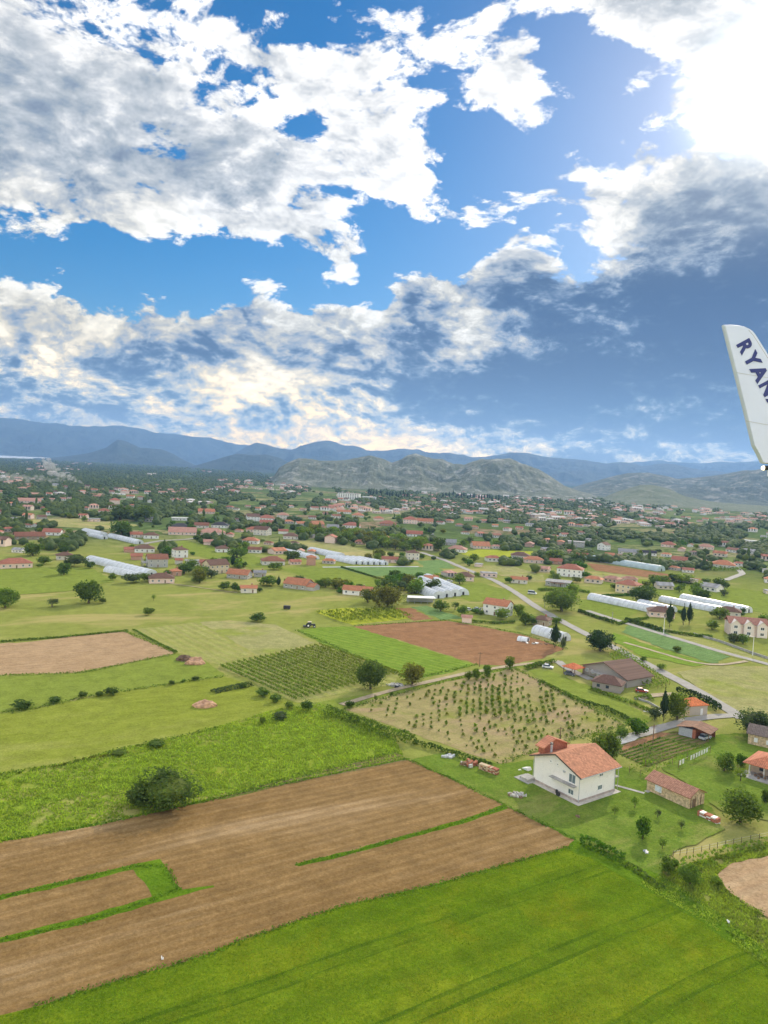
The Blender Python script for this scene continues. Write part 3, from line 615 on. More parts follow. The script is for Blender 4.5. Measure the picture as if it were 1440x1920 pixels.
# single trees and bushes that can be told apart: x, y of the foot, width, height (photo pixels), crown, tone, label
PL = [
 (312, 1511, 130, 62, 'wide', 'dark', 'big dark green bush on its own above the long ploughed field', 'bush'),
 (262, 1509, 62, 36, 'bush', 'dark', 'lower dark bush at the left foot of the big lone bush', 'bush'),
 (695, 1292, 58, 54, 'big', 'dark', 'large round dark tree at the corner of the vineyard', None),
 (773, 1283, 46, 40, 'big', 'olive', 'olive-brown round tree beside the grey rubble heap near the vineyard', None),
 (166, 1131, 52, 44, 'big', 'dark', 'lone broad dark tree standing in the pale meadow', None),
 (10, 1139, 46, 38, 'big', 'mid', 'broad tree cut off by the left edge of the photo in the pale meadow', None),
 (120, 1078, 27, 24, 'tree', 'dark', 'round dark tree in the green field before the brown-roofed hut', None),
 (288, 1126, 8, 12, 'open', 'mid', 'tiny slim tree alone in the pale meadow', None),
 (278, 1153, 22, 14, 'bush', 'mid', 'small round bush alone in the pale meadow', 'bush'),
 (98, 1138, 26, 17, 'open', 'grey', 'thin grey-green bush left of the lone meadow tree', 'bush'),
 (193, 1131, 13, 10, 'bush', 'dark', 'small bush at the foot of the lone meadow tree', 'bush'),
 (482, 1165, 34, 16, 'bush', 'dark', 'low dark bush left of the tractor', 'bush'),
 (728, 1137, 66, 42, 'big', 'olive', 'large olive-green tree right of the long red-roofed white house', None),
 (690, 1130, 30, 26, 'tree', 'olive', 'small olive tree touching the end of the long red-roofed house', None),
 (636, 1103, 40, 19, 'bush', 'olive', 'wide olive bush left of the long red-roofed house', 'bush'),
 (772, 1112, 28, 17, 'bush', 'mid', 'round green bush in front of the white greenhouse bay', 'bush'),
 (826, 1146, 30, 22, 'tree', 'mid', 'round green tree below the white flat shed', None),
 (853, 1144, 17, 17, 'open', 'mid', 'slim tree between the white flat shed and the balcony house', None),
 (867, 1154, 20, 20, 'tree', 'mid', 'round tree just left of the parked white cars', None),
 (941, 1162, 30, 22, 'bush', 'light', 'light green bush in front of the balcony house', 'bush'),
 (973, 1156, 24, 24, 'tree', 'mid', 'round tree right of the balcony house', None),
 (1053, 1146, 66, 42, 'big', 'mid', 'broad tangled thicket beside the bend of the lane', 'bush'),
 (1072, 1120, 30, 28, 'tree', 'light', 'light green tree above the broad thicket by the lane', None),
 (1207, 1130, 52, 32, 'big', 'dark', 'wide dark tree in front of the red hipped house', None),
 (1350, 1107, 32, 24, 'tree', 'dark', 'lone round dark tree in the bright field at the right', None),
 (1085, 1060, 30, 24, 'tree', 'dark', 'dark round tree at the left end of the blue-grey greenhouse', None),
 (1040, 1053, 38, 22, 'tree', 'mid', 'wide green tree between the red roofs and the blue-grey greenhouse', None),
 (823, 1033, 27, 27, 'tree', 'dark', 'dark round tree left of the white house with grey annexes', None),
 (710, 1048, 24, 20, 'tree', 'olive', 'olive tree at the end of the white greenhouse rows', None),
 (691, 1049, 16, 12, 'bush', 'olive', 'small bush beside the greenhouse rows', 'bush'),
 (226, 975, 46, 28, 'tree', 'dark', 'left one of two large dark trees above the white polytunnels', None),
 (269, 978, 40, 30, 'tree', 'dark', 'right one of two large dark trees above the white polytunnels', None),
 (226, 1007, 38, 32, 'tree', 'dark', 'large dark tree directly below the pair of dark trees', None),
 (62, 1042, 40, 26, 'tree', 'mid', 'round green tree right of the large red roof at the left edge', None),
 (82, 1058, 28, 16, 'bush', 'mid', 'low round bush between the large red roof and the brown hut', 'bush'),
 (140, 1062, 44, 22, 'bush', 'grey', 'long bush behind the round dark tree in the green field', 'bush'),
 (168, 1066, 20, 14, 'bush', 'dark', 'dark bush at the left end of the long white polytunnel', 'bush'),
 (248, 1093, 34, 18, 'bush', 'grey', 'grey-green bush left of the pink house with brown roof', 'bush'),
 (210, 1088, 18, 14, 'bush', 'mid', 'small bush below the nearer white polytunnel', 'bush'),
 (272, 1090, 22, 16, 'bush', 'mid', 'round bush touching the pink house with brown roof', 'bush'),
 (345, 1076, 30, 20, 'tree', 'dark', 'dark tree between the white flat house and the cream gabled house', None),
 (378, 1078, 32, 20, 'bush', 'mid', 'wide bush left of the cream gabled house', 'bush'),
 (444, 1046, 36, 20, 'tree', 'mid', 'green tree right of the white cottage in the village', None),
 (516, 992, 7, 22, 'cypress', 'cyp', 'single dark cypress among the pink village roofs', None),
 (420, 1106, 26, 16, 'bush', 'mid', 'bush in front of the grey house with red roof', 'bush'),
 (440, 1108, 20, 16, 'bush', 'dark', 'dark bush left of the low red shed', 'bush'),
 (369, 1093, 24, 14, 'bush', 'mid', 'bush below the cream gabled house', 'bush'),
 (548, 1050, 36, 18, 'tree', 'dark', 'dark tree before the small white polytunnel', None),
 (515, 1068, 30, 14, 'bush', 'mid', 'low bush in front of the dark red roofed farmhouse', 'bush'),
 (504, 1098, 44, 20, 'bush', 'mid', 'wide bush left of the grey gabled house with orange roof', 'bush'),
 (1125, 1221, 54, 40, 'big', 'cyp', 'large dark tree beside the lane above the grey farmhouse', None),
 (1040, 1214, 21, 50, 'cypress', 'cyp', 'tall dark cypress beside the round white polytunnel', None),
 (1055, 1219, 13, 28, 'cypress', 'grey', 'smaller grey-green cypress right of the tall one by the polytunnel', None),
 (1255, 1176, 16, 50, 'cypress', 'cyp', 'tall dark cypress in front of the brown-roofed pink house', None),
 (1281, 1172, 13, 40, 'cypress', 'cyp', 'left one of two cypresses standing close together', None),
 (1292, 1171, 14, 44, 'cypress', 'cyp', 'right one of two cypresses standing close together', None),
 (1244, 1352, 17, 66, 'cypress', 'cyp', 'slim tall cypress beside the round green tree near the orange-roofed hut', None),
 (1270, 1350, 42, 54, 'big', 'mid', 'round green tree between the slim cypress and the orange-roofed hut', None),
 (1228, 1350, 26, 26, 'tree', 'grey', 'grey-green tree left of the slim cypress', None),
 (1131, 1428, 60, 62, 'big', 'mid', 'tall green tree right behind the big white house', None),
 (1165, 1384, 26, 22, 'tree', 'mid', 'round tree left of the white concrete slab', None),
 (1194, 1378, 40, 32, 'tree', 'lush', 'dense green tree above the white concrete slab', None),
 (1410, 1378, 66, 50, 'big', 'grey', 'large grey-green tree in front of the stone house at the right edge', None),
 (1357, 1446, 40, 38, 'big', 'mid', 'spreading garden tree left of the smaller tree near the terrace', None),
 (1389, 1438, 24, 26, 'tree', 'lush', 'small dense garden tree right of the spreading tree near the terrace', None),
 (1388, 1465, 24, 28, 'open', 'light', 'light green young tree below the spreading garden trees', None),
 (1388, 1541, 74, 60, 'big', 'mid', 'wide green tree right of the brick pile', None),
 (1436, 1506, 20, 26, 'tree', 'dark', 'tree cut off by the right edge above the scrub', None),
 (1190, 1516, 17, 24, 'open', 'light', 'light green sapling in the middle of the white house lawn', None),
 (1153, 1527, 15, 16, 'open', 'mid', 'small crooked sapling nearest the white house corner', None),
 (1233, 1534, 14, 18, 'open', 'grey', 'grey-green sapling nearest the stone barn', None),
 (1205, 1574, 30, 44, 'tree', 'lush', 'bright dark-leaved young tree in the middle of the lawn', None),
 (1242, 1593, 16, 24, 'open', 'mid', 'thin sapling right of the dark-leaved young tree', None),
 (1277, 1556, 14, 20, 'open', 'grey', 'almost bare sapling in front of the brick pile', None),
 (1253, 1638, 36, 34, 'tree', 'mid', 'bushy tree at the lower corner of the garden scrub', None),
 (1293, 1660, 42, 40, 'big', 'mid', 'leafy tree in the scrub beside the bare soil at the right', None),
 (1420, 1722, 16, 20, 'open', 'light', 'small shrub at the edge of the bare soil near the right edge', None),
 (1344, 1660, 22, 16, 'bush', 'light', 'low bush at the left corner of the bare soil', 'bush'),
 (575, 1332, 25, 22, 'bush', 'dark', 'round dark bush below the vineyard corner', 'bush'),
 (492, 1357, 14, 14, 'bush', 'mid', 'small round bush alone at the edge of the tall meadow', 'bush'),
 (525, 1348, 30, 12, 'bush', 'grey', 'low grey-green bush left of the round dark bush', 'bush'),
 (493, 1305, 30, 15, 'bush', 'mid', 'bush at the near corner of the vineyard', 'bush'),
 (518, 1316, 26, 16, 'bush', 'mid', 'bush between the vineyard corner bush and the round dark bush', 'bush'),
 (542, 1328, 20, 13, 'bush', 'mid', 'bush next to the round dark bush below the vineyard', 'bush'),
 (455, 1290, 16, 10, 'bush', 'dark', 'tiny bush left of the vineyard corner', 'bush'),
 (655, 1326, 20, 14, 'bush', 'dark', 'bush at the left corner of the orchard', 'bush'),
 (704, 1316, 7, 14, 'open', 'dark', 'thin little tree below the vineyard corner tree', None),
 (734, 1308, 9, 12, 'open', 'dark', 'thin little tree below the rubble heap', None),
 (878, 1276, 16, 18, 'tree', 'mid', 'left of three small trees at the top edge of the orchard', None),
 (892, 1274, 17, 22, 'tree', 'mid', 'middle one of three small trees at the top edge of the orchard', None),
 (913, 1269, 17, 24, 'tree', 'mid', 'right of three small trees at the top edge of the orchard', None),
 (955, 1256, 20, 26, 'tree', 'mid', 'rounded tree at the top corner of the orchard', None),
 (42, 1328, 40, 15, 'bush', 'dark', 'largest bush at the left end of the field boundary', 'bush'),
 (104, 1317, 28, 12, 'bush', 'dark', 'low bush second from the left along the field boundary', 'bush'),
 (155, 1308, 18, 13, 'bush', 'dark', 'small bush in the middle of the field boundary', 'bush'),
 (187, 1305, 16, 10, 'bush', 'dark', 'low bush beside the rounder one on the field boundary', 'bush'),
 (210, 1303, 26, 14, 'bush', 'dark', 'rounder bush at the right of the field boundary', 'bush'),
 (322, 1284, 14, 10, 'bush', 'dark', 'tiny bush between the two earth heaps, leftmost of three', 'bush'),
 (344, 1279, 10, 7, 'bush', 'mid', 'tiny bush between the two earth heaps, middle of three', 'bush'),
 (366, 1275, 17, 8, 'bush', 'dark', 'tiny bush between the two earth heaps, rightmost of three', 'bush'),
 (292, 1400, 36, 13, 'bush', 'mid', 'dark low bush on the boundary of mown and tall meadow', 'bush'),
 (222, 1415, 32, 9, 'bush', 'mid', 'flat scrubby bush left of the dark low one in the meadow', 'bush'),
 (1206, 1240, 14, 10, 'bush', 'light', 'small bush on the verge of the lane, left one', 'bush'),
 (1240, 1256, 18, 12, 'bush', 'light', 'small bush on the verge of the lane, right one', 'bush'),
 (1270, 1222, 18, 12, 'bush', 'mid', 'bush inside the narrow strip between the two lanes', 'bush'),
 (1376, 1205, 26, 18, 'tree', 'grey', 'small round garden tree in front of the three-gabled house, left one', None),
 (1393, 1207, 24, 20, 'tree', 'mid', 'small round garden tree in front of the three-gabled house, right one', None),
 (1335, 1180, 26, 18, 'tree', 'mid', 'round garden tree left of the three-gabled house', None),
 (1349, 1160, 36, 22, 'tree', 'mid', 'broad tree between the two brown-roofed houses at the right', None),
 (1432, 1180, 24, 30, 'tree', 'mid', 'tree cut off by the right edge beside the three-gabled house', None),
 (1238, 1093, 34, 15, 'bush', 'mid', 'left bush of the pair below the brown field at the right', 'bush'),
 (1280, 1093, 44, 18, 'bush', 'light', 'right bush of the pair below the brown field at the right', 'bush'),
 (1325, 1093, 20, 10, 'bush', 'mid', 'small bush between the right pair and the lone dark tree', 'bush'),
 (985, 1172, 26, 26, 'tree', 'dark', 'dark tree left of the brown roof with the orange corner', None),
 (1000, 1170, 34, 18, 'bush', 'mid', 'leafy bush in front of the brown roof with the orange corner', 'bush'),
]
for px, py, w, h, kind, tone, lab, cat in PL:
    plant(px, py, w, h, kind, tone, lab, cat or 'tree', parts=True, name={'bush': 'bush'}.get(cat))

# hedges
def hedge(pts, width, height, tone, label, dens=22, leaf=0.28, uneven=0.35, name='hedge', cat='hedge'):
    w = poly_px(pts); r = np.random.default_rng(int(pts[0][0] + pts[0][1])); C = []
    for a, b in zip(w[:-1], w[1:]):
        L = (b - a).length; n = int(L * dens * (width + height) / 2.5); t = r.uniform(0, 1, n); u = Vector((-(b - a).y, (b - a).x, 0)).normalized()
        x = a.x + (b.x - a.x) * t; y = a.y + (b.y - a.y) * t
        hh = height * (1 - uneven + 2 * uneven * fbm(x * 0.35, y * 0.35, 5, 3)); ww = width * (1 - uneven + 2 * uneven * fbm(x * 0.3 + 7, y * 0.3, 6, 3))
        ang = r.uniform(0, math.pi, n); rr = r.uniform(0.75, 1.05, n)
        off = np.cos(ang) * ww / 2 * rr; z = np.maximum(0.05, np.abs(np.sin(ang)) ** 0.7 * hh * rr)
        C.append(np.stack([x + u.x * off, y + u.y * off, z], 1))
    C = np.concatenate(C); base = C.mean(0); base[2] = 0
    V, F = quads(C - base, leaf, r); V[:, 2] = np.maximum(V[:, 2], 0.01)
    o = link(name, mesh_np(name, V, F, M['leaf'])); o.location = base; g = GREEN[tone]; o.color = (*g, 1)
    tag(o, label, cat); return o
hedge([(612, 1338), (660, 1352), (700, 1370), (740, 1384), (775, 1395)], 3.6, 2.4, 'mid', 'overgrown bright hedge between the tall meadow and the orchard')
hedge([(775, 1395), (820, 1407), (860, 1420), (925, 1440)], 1.8, 1.2, 'dark', 'low dark hedge line behind the white sheets and the wood pile')
hedge([(1088, 1582), (1112, 1590), (1145, 1606), (1168, 1618)], 3.0, 1.8, 'lush', 'thick glossy hedge at the corner between ploughed field and lawn')
hedge([(1168, 1620), (1205, 1642), (1240, 1668)], 1.8, 0.7, 'mid', 'low scrubby hedge between crop field and garden')
hedge([(1255, 1640), (1300, 1622), (1350, 1606), (1440, 1582), (1500, 1570)], 3.0, 1.3, 'light', 'loose scrub hedge along the post fence above the bare soil', uneven=0.8, dens=8)
hedge([(1235, 1650), (1290, 1690), (1350, 1725), (1420, 1790), (1470, 1850)], 2.6, 0.5, 'light', 'weedy verge hedge between crop field and bare soil', uneven=0.9, dens=5)
hedge([(1085, 1147), (1115, 1158), (1155, 1170)], 1.6, 1.5, 'dark', 'trimmed dark hedge along the lane below the light green field', leaf=0.4)
hedge([(1157, 1172), (1180, 1166), (1215, 1160)], 1.4, 1.2, 'mid', 'pale green hedge at the corner of the light green field', leaf=0.4)
hedge([(1172, 1164), (1200, 1172), (1240, 1184)], 2.2, 1.9, 'dark', 'dense dark hedge in front of the brown-roofed pink house', leaf=0.4)
hedge([(1240, 1184), (1290, 1192), (1335, 1196)], 2.2, 1.2, 'mid', 'garden hedge in front of the two close cypresses', leaf=0.4)
hedge([(1040, 1243), (1010, 1249), (985, 1256)], 1.8, 1.6, 'mid', 'hedge above the parked white car', leaf=0.35)
hedge([(1010, 1278), (1040, 1292), (1070, 1307), (1105, 1322)], 1.3, 1.0, 'mid', 'low hedge along the orchard edge, upper stretch', leaf=0.3)
hedge([(1105, 1322), (1140, 1333), (1180, 1352)], 1.6, 1.3, 'dark', 'low hedge along the orchard edge, lower stretch', leaf=0.3)
hedge([(1105, 1292), (1140, 1305), (1190, 1322), (1228, 1340)], 1.4, 1.1, 'light', 'light hedge between the grass strip and the gravel yard', leaf=0.3)
hedge([(1268, 1302), (1298, 1309), (1328, 1322), (1348, 1335)], 2.2, 2.6, 'cyp', 'tall dark clipped hedge behind the orange-roofed hut', uneven=0.12, leaf=0.3)
hedge([(1190, 1312), (1215, 1306), (1222, 1314)], 1.5, 1.0, 'light', 'short clipped hedge beside the red car', uneven=0.1, leaf=0.3)
hedge([(880, 1166), (925, 1170), (965, 1168)], 1.6, 1.1, 'mid', 'garden hedge below the balcony house', leaf=0.35)
hedge([(250, 1181), (290, 1203), (332, 1224)], 1.0, 0.5, 'mid', 'narrow weedy hedge between brown field and stubble', leaf=0.3)
hedge([(0, 1204), (110, 1196), (200, 1187), (240, 1183)], 1.2, 0.6, 'mid', 'low weed hedge on the upper edge of the brown field', leaf=0.3)
hedge([(400, 1299), (440, 1290), (470, 1284)], 3.0, 1.0, 'grey', 'low tangled scrub right of the nearer earth heap', leaf=0.3)
hedge([(100, 1440), (160, 1424), (240, 1412)], 0.8, 0.4, 'olive', 'narrow ragged hedge between mown and tall meadow', leaf=0.25)
hedge([(640, 1064), (700, 1082), (750, 1097), (790, 1100)], 1.5, 0.9, 'dark', 'thin dark hedge below the blue-green crop', leaf=0.4)
hedge([(1105, 1120), (1180, 1117), (1200, 1118)], 2, 1.4, 'lush', 'hedge row behind the long white tunnel', leaf=0.4)
hedge([(1235, 1085), (1290, 1095), (1335, 1098)], 1.2, 0.8, 'dark', 'low hedge below the brown field at the right', leaf=0.4)
hedge([(1010, 1108), (1060, 1106), (1105, 1112)], 3, 1.6, 'light', 'bright vine-covered hedge above the broad thicket', leaf=0.4)
_pb = MB(); _pb.box(-.05, .05, -.05, .05, 0, 1); POSTM = _pb.mesh('post', M['wood'])
ORD = ['first', 'second', 'third', 'fourth', 'fifth', 'sixth', 'seventh', 'eighth', 'ninth', 'tenth', 'eleventh', 'twelfth', 'thirteenth', 'fourteenth', 'fifteenth', 'sixteenth', 'seventeenth', 'eighteenth', 'nineteenth', 'twentieth', 'twenty-first', 'twenty-second', 'twenty-third', 'twenty-fourth', 'twenty-fifth', 'twenty-sixth']
def rows(A0, B0, A1, B1, n, width, height, tones, what, group, leaf=0.24, dens=9, posts=True, gap=0.0, name='vine_row', cat='vine row'):
    a0, b0, a1, b1 = P(*A0), P(*B0), P(*A1), P(*B1)
    for i in range(n):
        t = i / max(1, n - 1); a = a0.lerp(a1, t); b = b0.lerp(b1, t); r = np.random.default_rng(i + int(A0[0])); L = (b - a).length
        m = int(L * dens); s = r.uniform(0, 1, m); keep = fbm(s * L * 0.5 + 31 * i, s * 0 + i, 3, 3) > gap; s = s[keep]; m = len(s)
        x = a.x + (b.x - a.x) * s; y = a.y + (b.y - a.y) * s
        c = np.stack([x + r.normal(0, width / 3, m), y + r.normal(0, width / 3, m), height * r.uniform(0.35, 1.05, m)], 1)
        mid = np.array([(a.x + b.x) / 2, (a.y + b.y) / 2, 0]); V, F = quads(c - mid, leaf, r); V[:, 2] = np.maximum(V[:, 2], 0.02)
        o = bpy.data.objects.new(name, None); COL.objects.link(o); o.location = mid; root_, o = o, link('foliage', mesh_np('foliage', V, F, M['leaf']), o)
        if posts:
            for q in np.arange(0, L, 7.0):
                pp = link('post', POSTM, root_); pp.location = a.lerp(b, q / L) - Vector(mid); pp.scale = (1, 1, height * 1.15)
        g0, g1 = GREEN[tones[0]], GREEN[tones[1]]; o.color = (*[g0[k] + (g1[k] - g0[k]) * t for k in range(3)], 1)
        tag(root_, '%s %s' % (ORD[i], what), cat, group)
rows((413, 1250), (556, 1314), (598, 1210), (748, 1264), 20, 0.42, 1.15, ('light', 'yellow'), 'leafy vine row from the near side of the striped vineyard', 'vine rows of the striped vineyard', leaf=0.2, dens=24)
rows((596, 1150), (650, 1168), (730, 1142), (772, 1160), 9, 1.6, 1.8, ('yellow', 'yellow'), 'yellow-green row from the left in the plot before the olive tree', 'rows of the yellow-green plot', leaf=0.4, dens=10, gap=0.3, posts=False)
rows((1140, 1229), (1218, 1297), (1164, 1220), (1256, 1285), 6, 0.8, 1.6, ('light', 'light'), 'vine row from the left between the grey farmhouse and the lane', 'vine rows beside the grey farmhouse')
rows((700, 1084), (742, 1096), (815, 1078), (850, 1090), 7, 1.2, 1.5, ('olive', 'light'), 'olive-green row from the left below the blue-green crop', 'rows below the blue-green crop', leaf=0.4, posts=False)
rows((1290, 1062), (1345, 1072), (1330, 1056), (1400, 1070), 6, 1.3, 1.6, ('mid', 'light'), 'dark row from the left before the orange bungalow at the right', 'rows before the orange bungalow', leaf=0.45, posts=False)
rows((1200, 1050), (1270, 1058), (1190, 1044), (1262, 1050), 4, 1.3, 1.6, ('light', 'light'), 'green row from the front behind the blue-grey greenhouse', 'rows behind the blue-grey greenhouse', leaf=0.45, posts=False)
rows((1160, 1414), (1240, 1384), (1205, 1437), (1322, 1400), 7, 0.55, 0.4, ('lush', 'light'), 'low vegetable row from the top of the garden bed behind the white house', 'vegetable rows', leaf=0.16, dens=14, posts=False, name='vegetable_row', cat='crop row')
rows((1180, 1450), (1220, 1434), (1200, 1458), (1290, 1424), 2, 1.1, 1.6, ('light', 'light'), 'garden vine row from the top right of the white house', 'garden vines beside the white house', leaf=0.22)

# orchard saplings
oc = [P(668, 1328), P(962, 1256), P(1160, 1360), P(930, 1424)]
k_ = 0
for i in range(22):
    nj = -1
    for j in range(17):
        s = (i + 0.5) / 22; t = (j + 0.5) / 17
        q = oc[0].lerp(oc[1], s).lerp(oc[3].lerp(oc[2], s), t) + Vector((random.gauss(0, 0.18), random.gauss(0, 0.18), 0))
        d = math.hypot((s - 0.62) / 0.30, (t - 0.45) / 0.42)
        if random.random() > 0.97 - 0.34 * min(d, 1.6): continue
        nj += 1
        hh = random.uniform(0.8, 1.7) * (1.25 - 0.3 * min(d, 1.5)); ww = hh * random.uniform(0.75, 1.05)
        plant(0, 0, 0, 0, 'shrub', random.choice(['yellow', 'light', 'light', 'light']), '%s sapling from the dirt track in the %s row of the dry orchard' % (ORD[nj], ORD[i]), 'sapling', 'sapling', 'saplings of the sparse orchard', parts=False, loc=q, wh=(ww, hh)); k_ += 1
TREES = [t for t in TREES if t[3] > 0]

# ---------------------------------------------------------------- buildings
WALLC = {'white': (0.80, 0.79, 0.76), 'cream': (0.72, 0.60, 0.40), 'pink': (0.78, 0.60, 0.52), 'grey': (0.42, 0.41, 0.38), 'stone': (0.42, 0.34, 0.25), 'brick': (0.50, 0.29, 0.21), 'pale': (0.66, 0.62, 0.55)}
ROOFC = {'red': (0.38, 0.145, 0.095), 'orange': (0.50, 0.205, 0.11), 'brown': (0.17, 0.095, 0.07), 'pinkred': (0.48, 0.26, 0.20), 'grey': (0.30, 0.30, 0.31), 'dark': (0.055, 0.055, 0.065), 'rust': (0.26, 0.11, 0.07), 'white': (0.7, 0.7, 0.7)}
def win_mesh():
    b = MB(); b.box(-.5, .5, -.06, 0.02, -.5, .5, 0); b.box(-.40, -.03, -.075, -.06, -.40, .40, 1); b.box(.03, .40, -.075, -.06, -.40, .40, 1); b.box(-.56, .56, -.14, .0, -.58, -.5, 0)
    return b.mesh('window', [M['white'], M['glass']])
def door_mesh():
    b = MB(); b.box(-.5, .5, -.05, .02, 0, 1, 0); b.box(-.42, .42, -.07, -.05, 0.04, .93, 1); return b.mesh('door', [M['white'], M['wood']])
WINM, DOORM = win_mesh(), door_mesh()
def body_mesh(L, D, h, rise, kind):
    b = MB(); x, y = L / 2, D / 2
    if kind == 'g': b.prism([(-y, -.05), (y, -.05), (y, h), (0, h + rise), (-y, h)], -x, x, axis='x')
    elif kind == 'c': b.prism([(-x, -.05), (x, -.05), (x, h), (0, h + rise), (-x, h)], -y, y)
    else: b.box(-x, x, -y, y, -.05, h)
    return b.mesh('walls', M['wall'])
def roof_mesh(L, D, h, rise, kind, o=0.5, t=0.16):
    b = MB(); x, y = L / 2 + o, D / 2 + o
    if kind in 'gc':
        a, c = (y, x) if kind == 'g' else (x, y); half = (D if kind == 'g' else L) / 2; k = rise / half; e = h - k * o + 0.02; r = h + rise + 0.02
        prof = [(-a, e), (0, r), (a, e), (a, e + t), (0, r + t), (-a, e + t)]
        b.prism([prof[0], prof[1], prof[4], prof[5]], -c, c, axis='x' if kind == 'g' else 'y'); b.prism([prof[1], prof[2], prof[3], prof[4]], -c, c, axis='x' if kind == 'g' else 'y')
    elif kind == 'h':
        r = max(x - y, 0.3) if x >= y else 0.3; e = h + 0.02; v = [(-x, -y, e), (x, -y, e), (x, y, e), (-x, y, e), (-x, -y, e + t), (x, -y, e + t), (x, y, e + t), (-x, y, e + t), (-r, 0, h + rise + t), (r, 0, h + rise + t)]
        b.add(v, [(0, 3, 2, 1), (0, 1, 5, 4), (1, 2, 6, 5), (2, 3, 7, 6), (3, 0, 4, 7), (4, 5, 9, 8), (6, 7, 8, 9), (5, 6, 9), (7, 4, 8)])
    else:
        b.box(-x, x, -y, y, h + .002, h + .25)
    return b.mesh('roof', M['roof'])
def windows(t, L, D, st, sh=2.9, sides='fblr', n=None, door=True, base=0.0):
    for s in sides:
        W, off, rz = (L, D / 2, 0) if s in 'fb' else (D, L / 2, 0)
        k = n or max(1, int(W / 3.2))
        for f in range(st):
            for i in range(k):
                u = (i + 0.5) / k * W - W / 2
                isdoor = door and s == 'f' and f == 0 and i == k // 2
                o = link('door' if isdoor else 'window', DOORM if isdoor else WINM, t)
                z = base + f * sh + (0 if isdoor else 1.55); o.scale = (1.0, 1, 2.1) if isdoor else (1.15, 1, 1.2)
                a = {'f': (u, -off, 0), 'b': (u, off, math.pi), 'r': (off, u, math.pi / 2), 'l': (-off, u, -math.pi / 2)}[s]
                o.location = (a[0], a[1], z); o.rotation_euler = (0, 0, a[2])
HOUSES = []
def house(px, py, w, q=0.75, yaw=0, st=1, kind='g', wall='white', roof='red', label=None, cat='house', name='house', rise=None, win=True, L=None, extra=None, sh=2.9, group=None, chim=True, h=None):
    p = P(px, py); m = mpp(p); ya = R(yaw); az = math.atan2(p.x, p.y)
    if L is None: L = w * m / (abs(math.cos(ya)) + q * abs(math.sin(ya)))
    D = L * q; h = h or st * sh + (0.3 if st > 1 else 0.2); rise = rise if rise is not None else (min(L, D) * 0.26 if kind != 'f' else 0)
    t = bpy.data.objects.new(name, None); COL.objects.link(t)
    c = p + Vector((math.sin(az), math.cos(az), 0)) * (D * abs(math.cos(ya)) + L * abs(math.sin(ya))) / 2 * 0.9
    t.location = c; t.rotation_euler = (0, 0, -az + ya)
    b = link('wall', body_mesh(L, D, h, rise, kind), t); r = link('roof', roof_mesh(L, D, h, rise, kind), t)
    v = random.uniform(0.92, 1.06); b.color = (*[x * v for x in WALLC[wall]], 1); r.color = (*[x * v for x in ROOFC[roof]], 1)
    if win: windows(t, L, D, st, sh)
    if chim and kind in 'gh' and win:
        cb = MB(); cb.box(-.3, .3, -.3, .3, 0, 1.5); cb.box(-.38, .38, -.38, .38, 1.5, 1.62, 1); co = cb.build('chimney', [M['brick'], M['conc']], r); co.location = (L * .2, D * .12, h + rise * .55)
    if extra: extra(t, L, D, h, rise)
    tag(t, label, cat, group); HOUSES.append((px, py, w)); return t
def x_balcony(t, L, D, h, rise):
    b = MB(); b.box(-L / 2 - 1.5, -L / 2 - .01, -D / 2, D / 2 - .5, 2.7, 2.86, 0)
    for k in (-D / 2 + .1, 0, D / 2 - .7): b.box(-L / 2 - 1.45, -L / 2 - 1.3, k, k + .15, 0, 2.7, 0)
    for k in np.arange(-D / 2, D / 2 - .6, .5): b.box(-L / 2 - 1.47, -L / 2 - 1.42, k, k + .05, 2.86, 3.8, 1)
    b.box(-L / 2 - 1.5, -L / 2 - 1.4, -D / 2, D / 2 - .5, 3.8, 3.86, 1); b.build('balcony', [M['conc'], M['wood']], t)
    s = MB()
    for k in range(10): s.box(-L / 2 - 1.5 - (10 - k) * .3, -L / 2 - 1.5 - (9 - k) * .3, -D / 2, -D / 2 + 1.0, 0, (k + 1) * .28)
    s.build('staircase', M['conc'], t)
def x_frame(t, L, D, h, rise):          # open concrete storeys
    b = MB()
    for i in range(4):
        x = -L / 2 - 3 + i * 1.0
    b.box(-L / 2 - 3.2, -L / 2 - .01, -D / 2, D / 2, 2.8, 3.0)
    for y in (-D / 2 + .15, D / 2 - .45, 0):
        b.box(-L / 2 - 3.1, -L / 2 - 2.8, y, y + .3, 0, 2.8); b.box(-L / 2 - 3.1, -L / 2 - 2.8, y, y + .3, 3.0, 5.8)
    b.build('open_frame', M['conc'], t)
def x_porch(t, L, D, h, rise):
    b = MB(); b.box(-L * .3, L * .3, -D / 2 - 2.2, -D / 2 - .01, 2.3, 2.45, 1)
    for x in (-L * .28, 0, L * .26): b.box(x, x + .15, -D / 2 - 2.15, -D / 2 - 2.0, 0, 2.3, 0)
    b.build('porch', [M['white'], M['rust']], t)
def x_annex(wall, roof, side=1, k=0.5):
    def f(t, L, D, h, rise):
        s = Vector((side * (L / 2 + L * k / 2 + .01), -D * .1, 0)); a = link('annex', body_mesh(L * k, D * .7, h * .75, rise * .6, 'g'), t); a.location = s; a.color = (*WALLC[wall], 1)
        r = link('annex_roof', roof_mesh(L * k, D * .7, h * .75, rise * .6, 'g', 0.25), a); r.color = (*ROOFC[roof], 1)
    return f
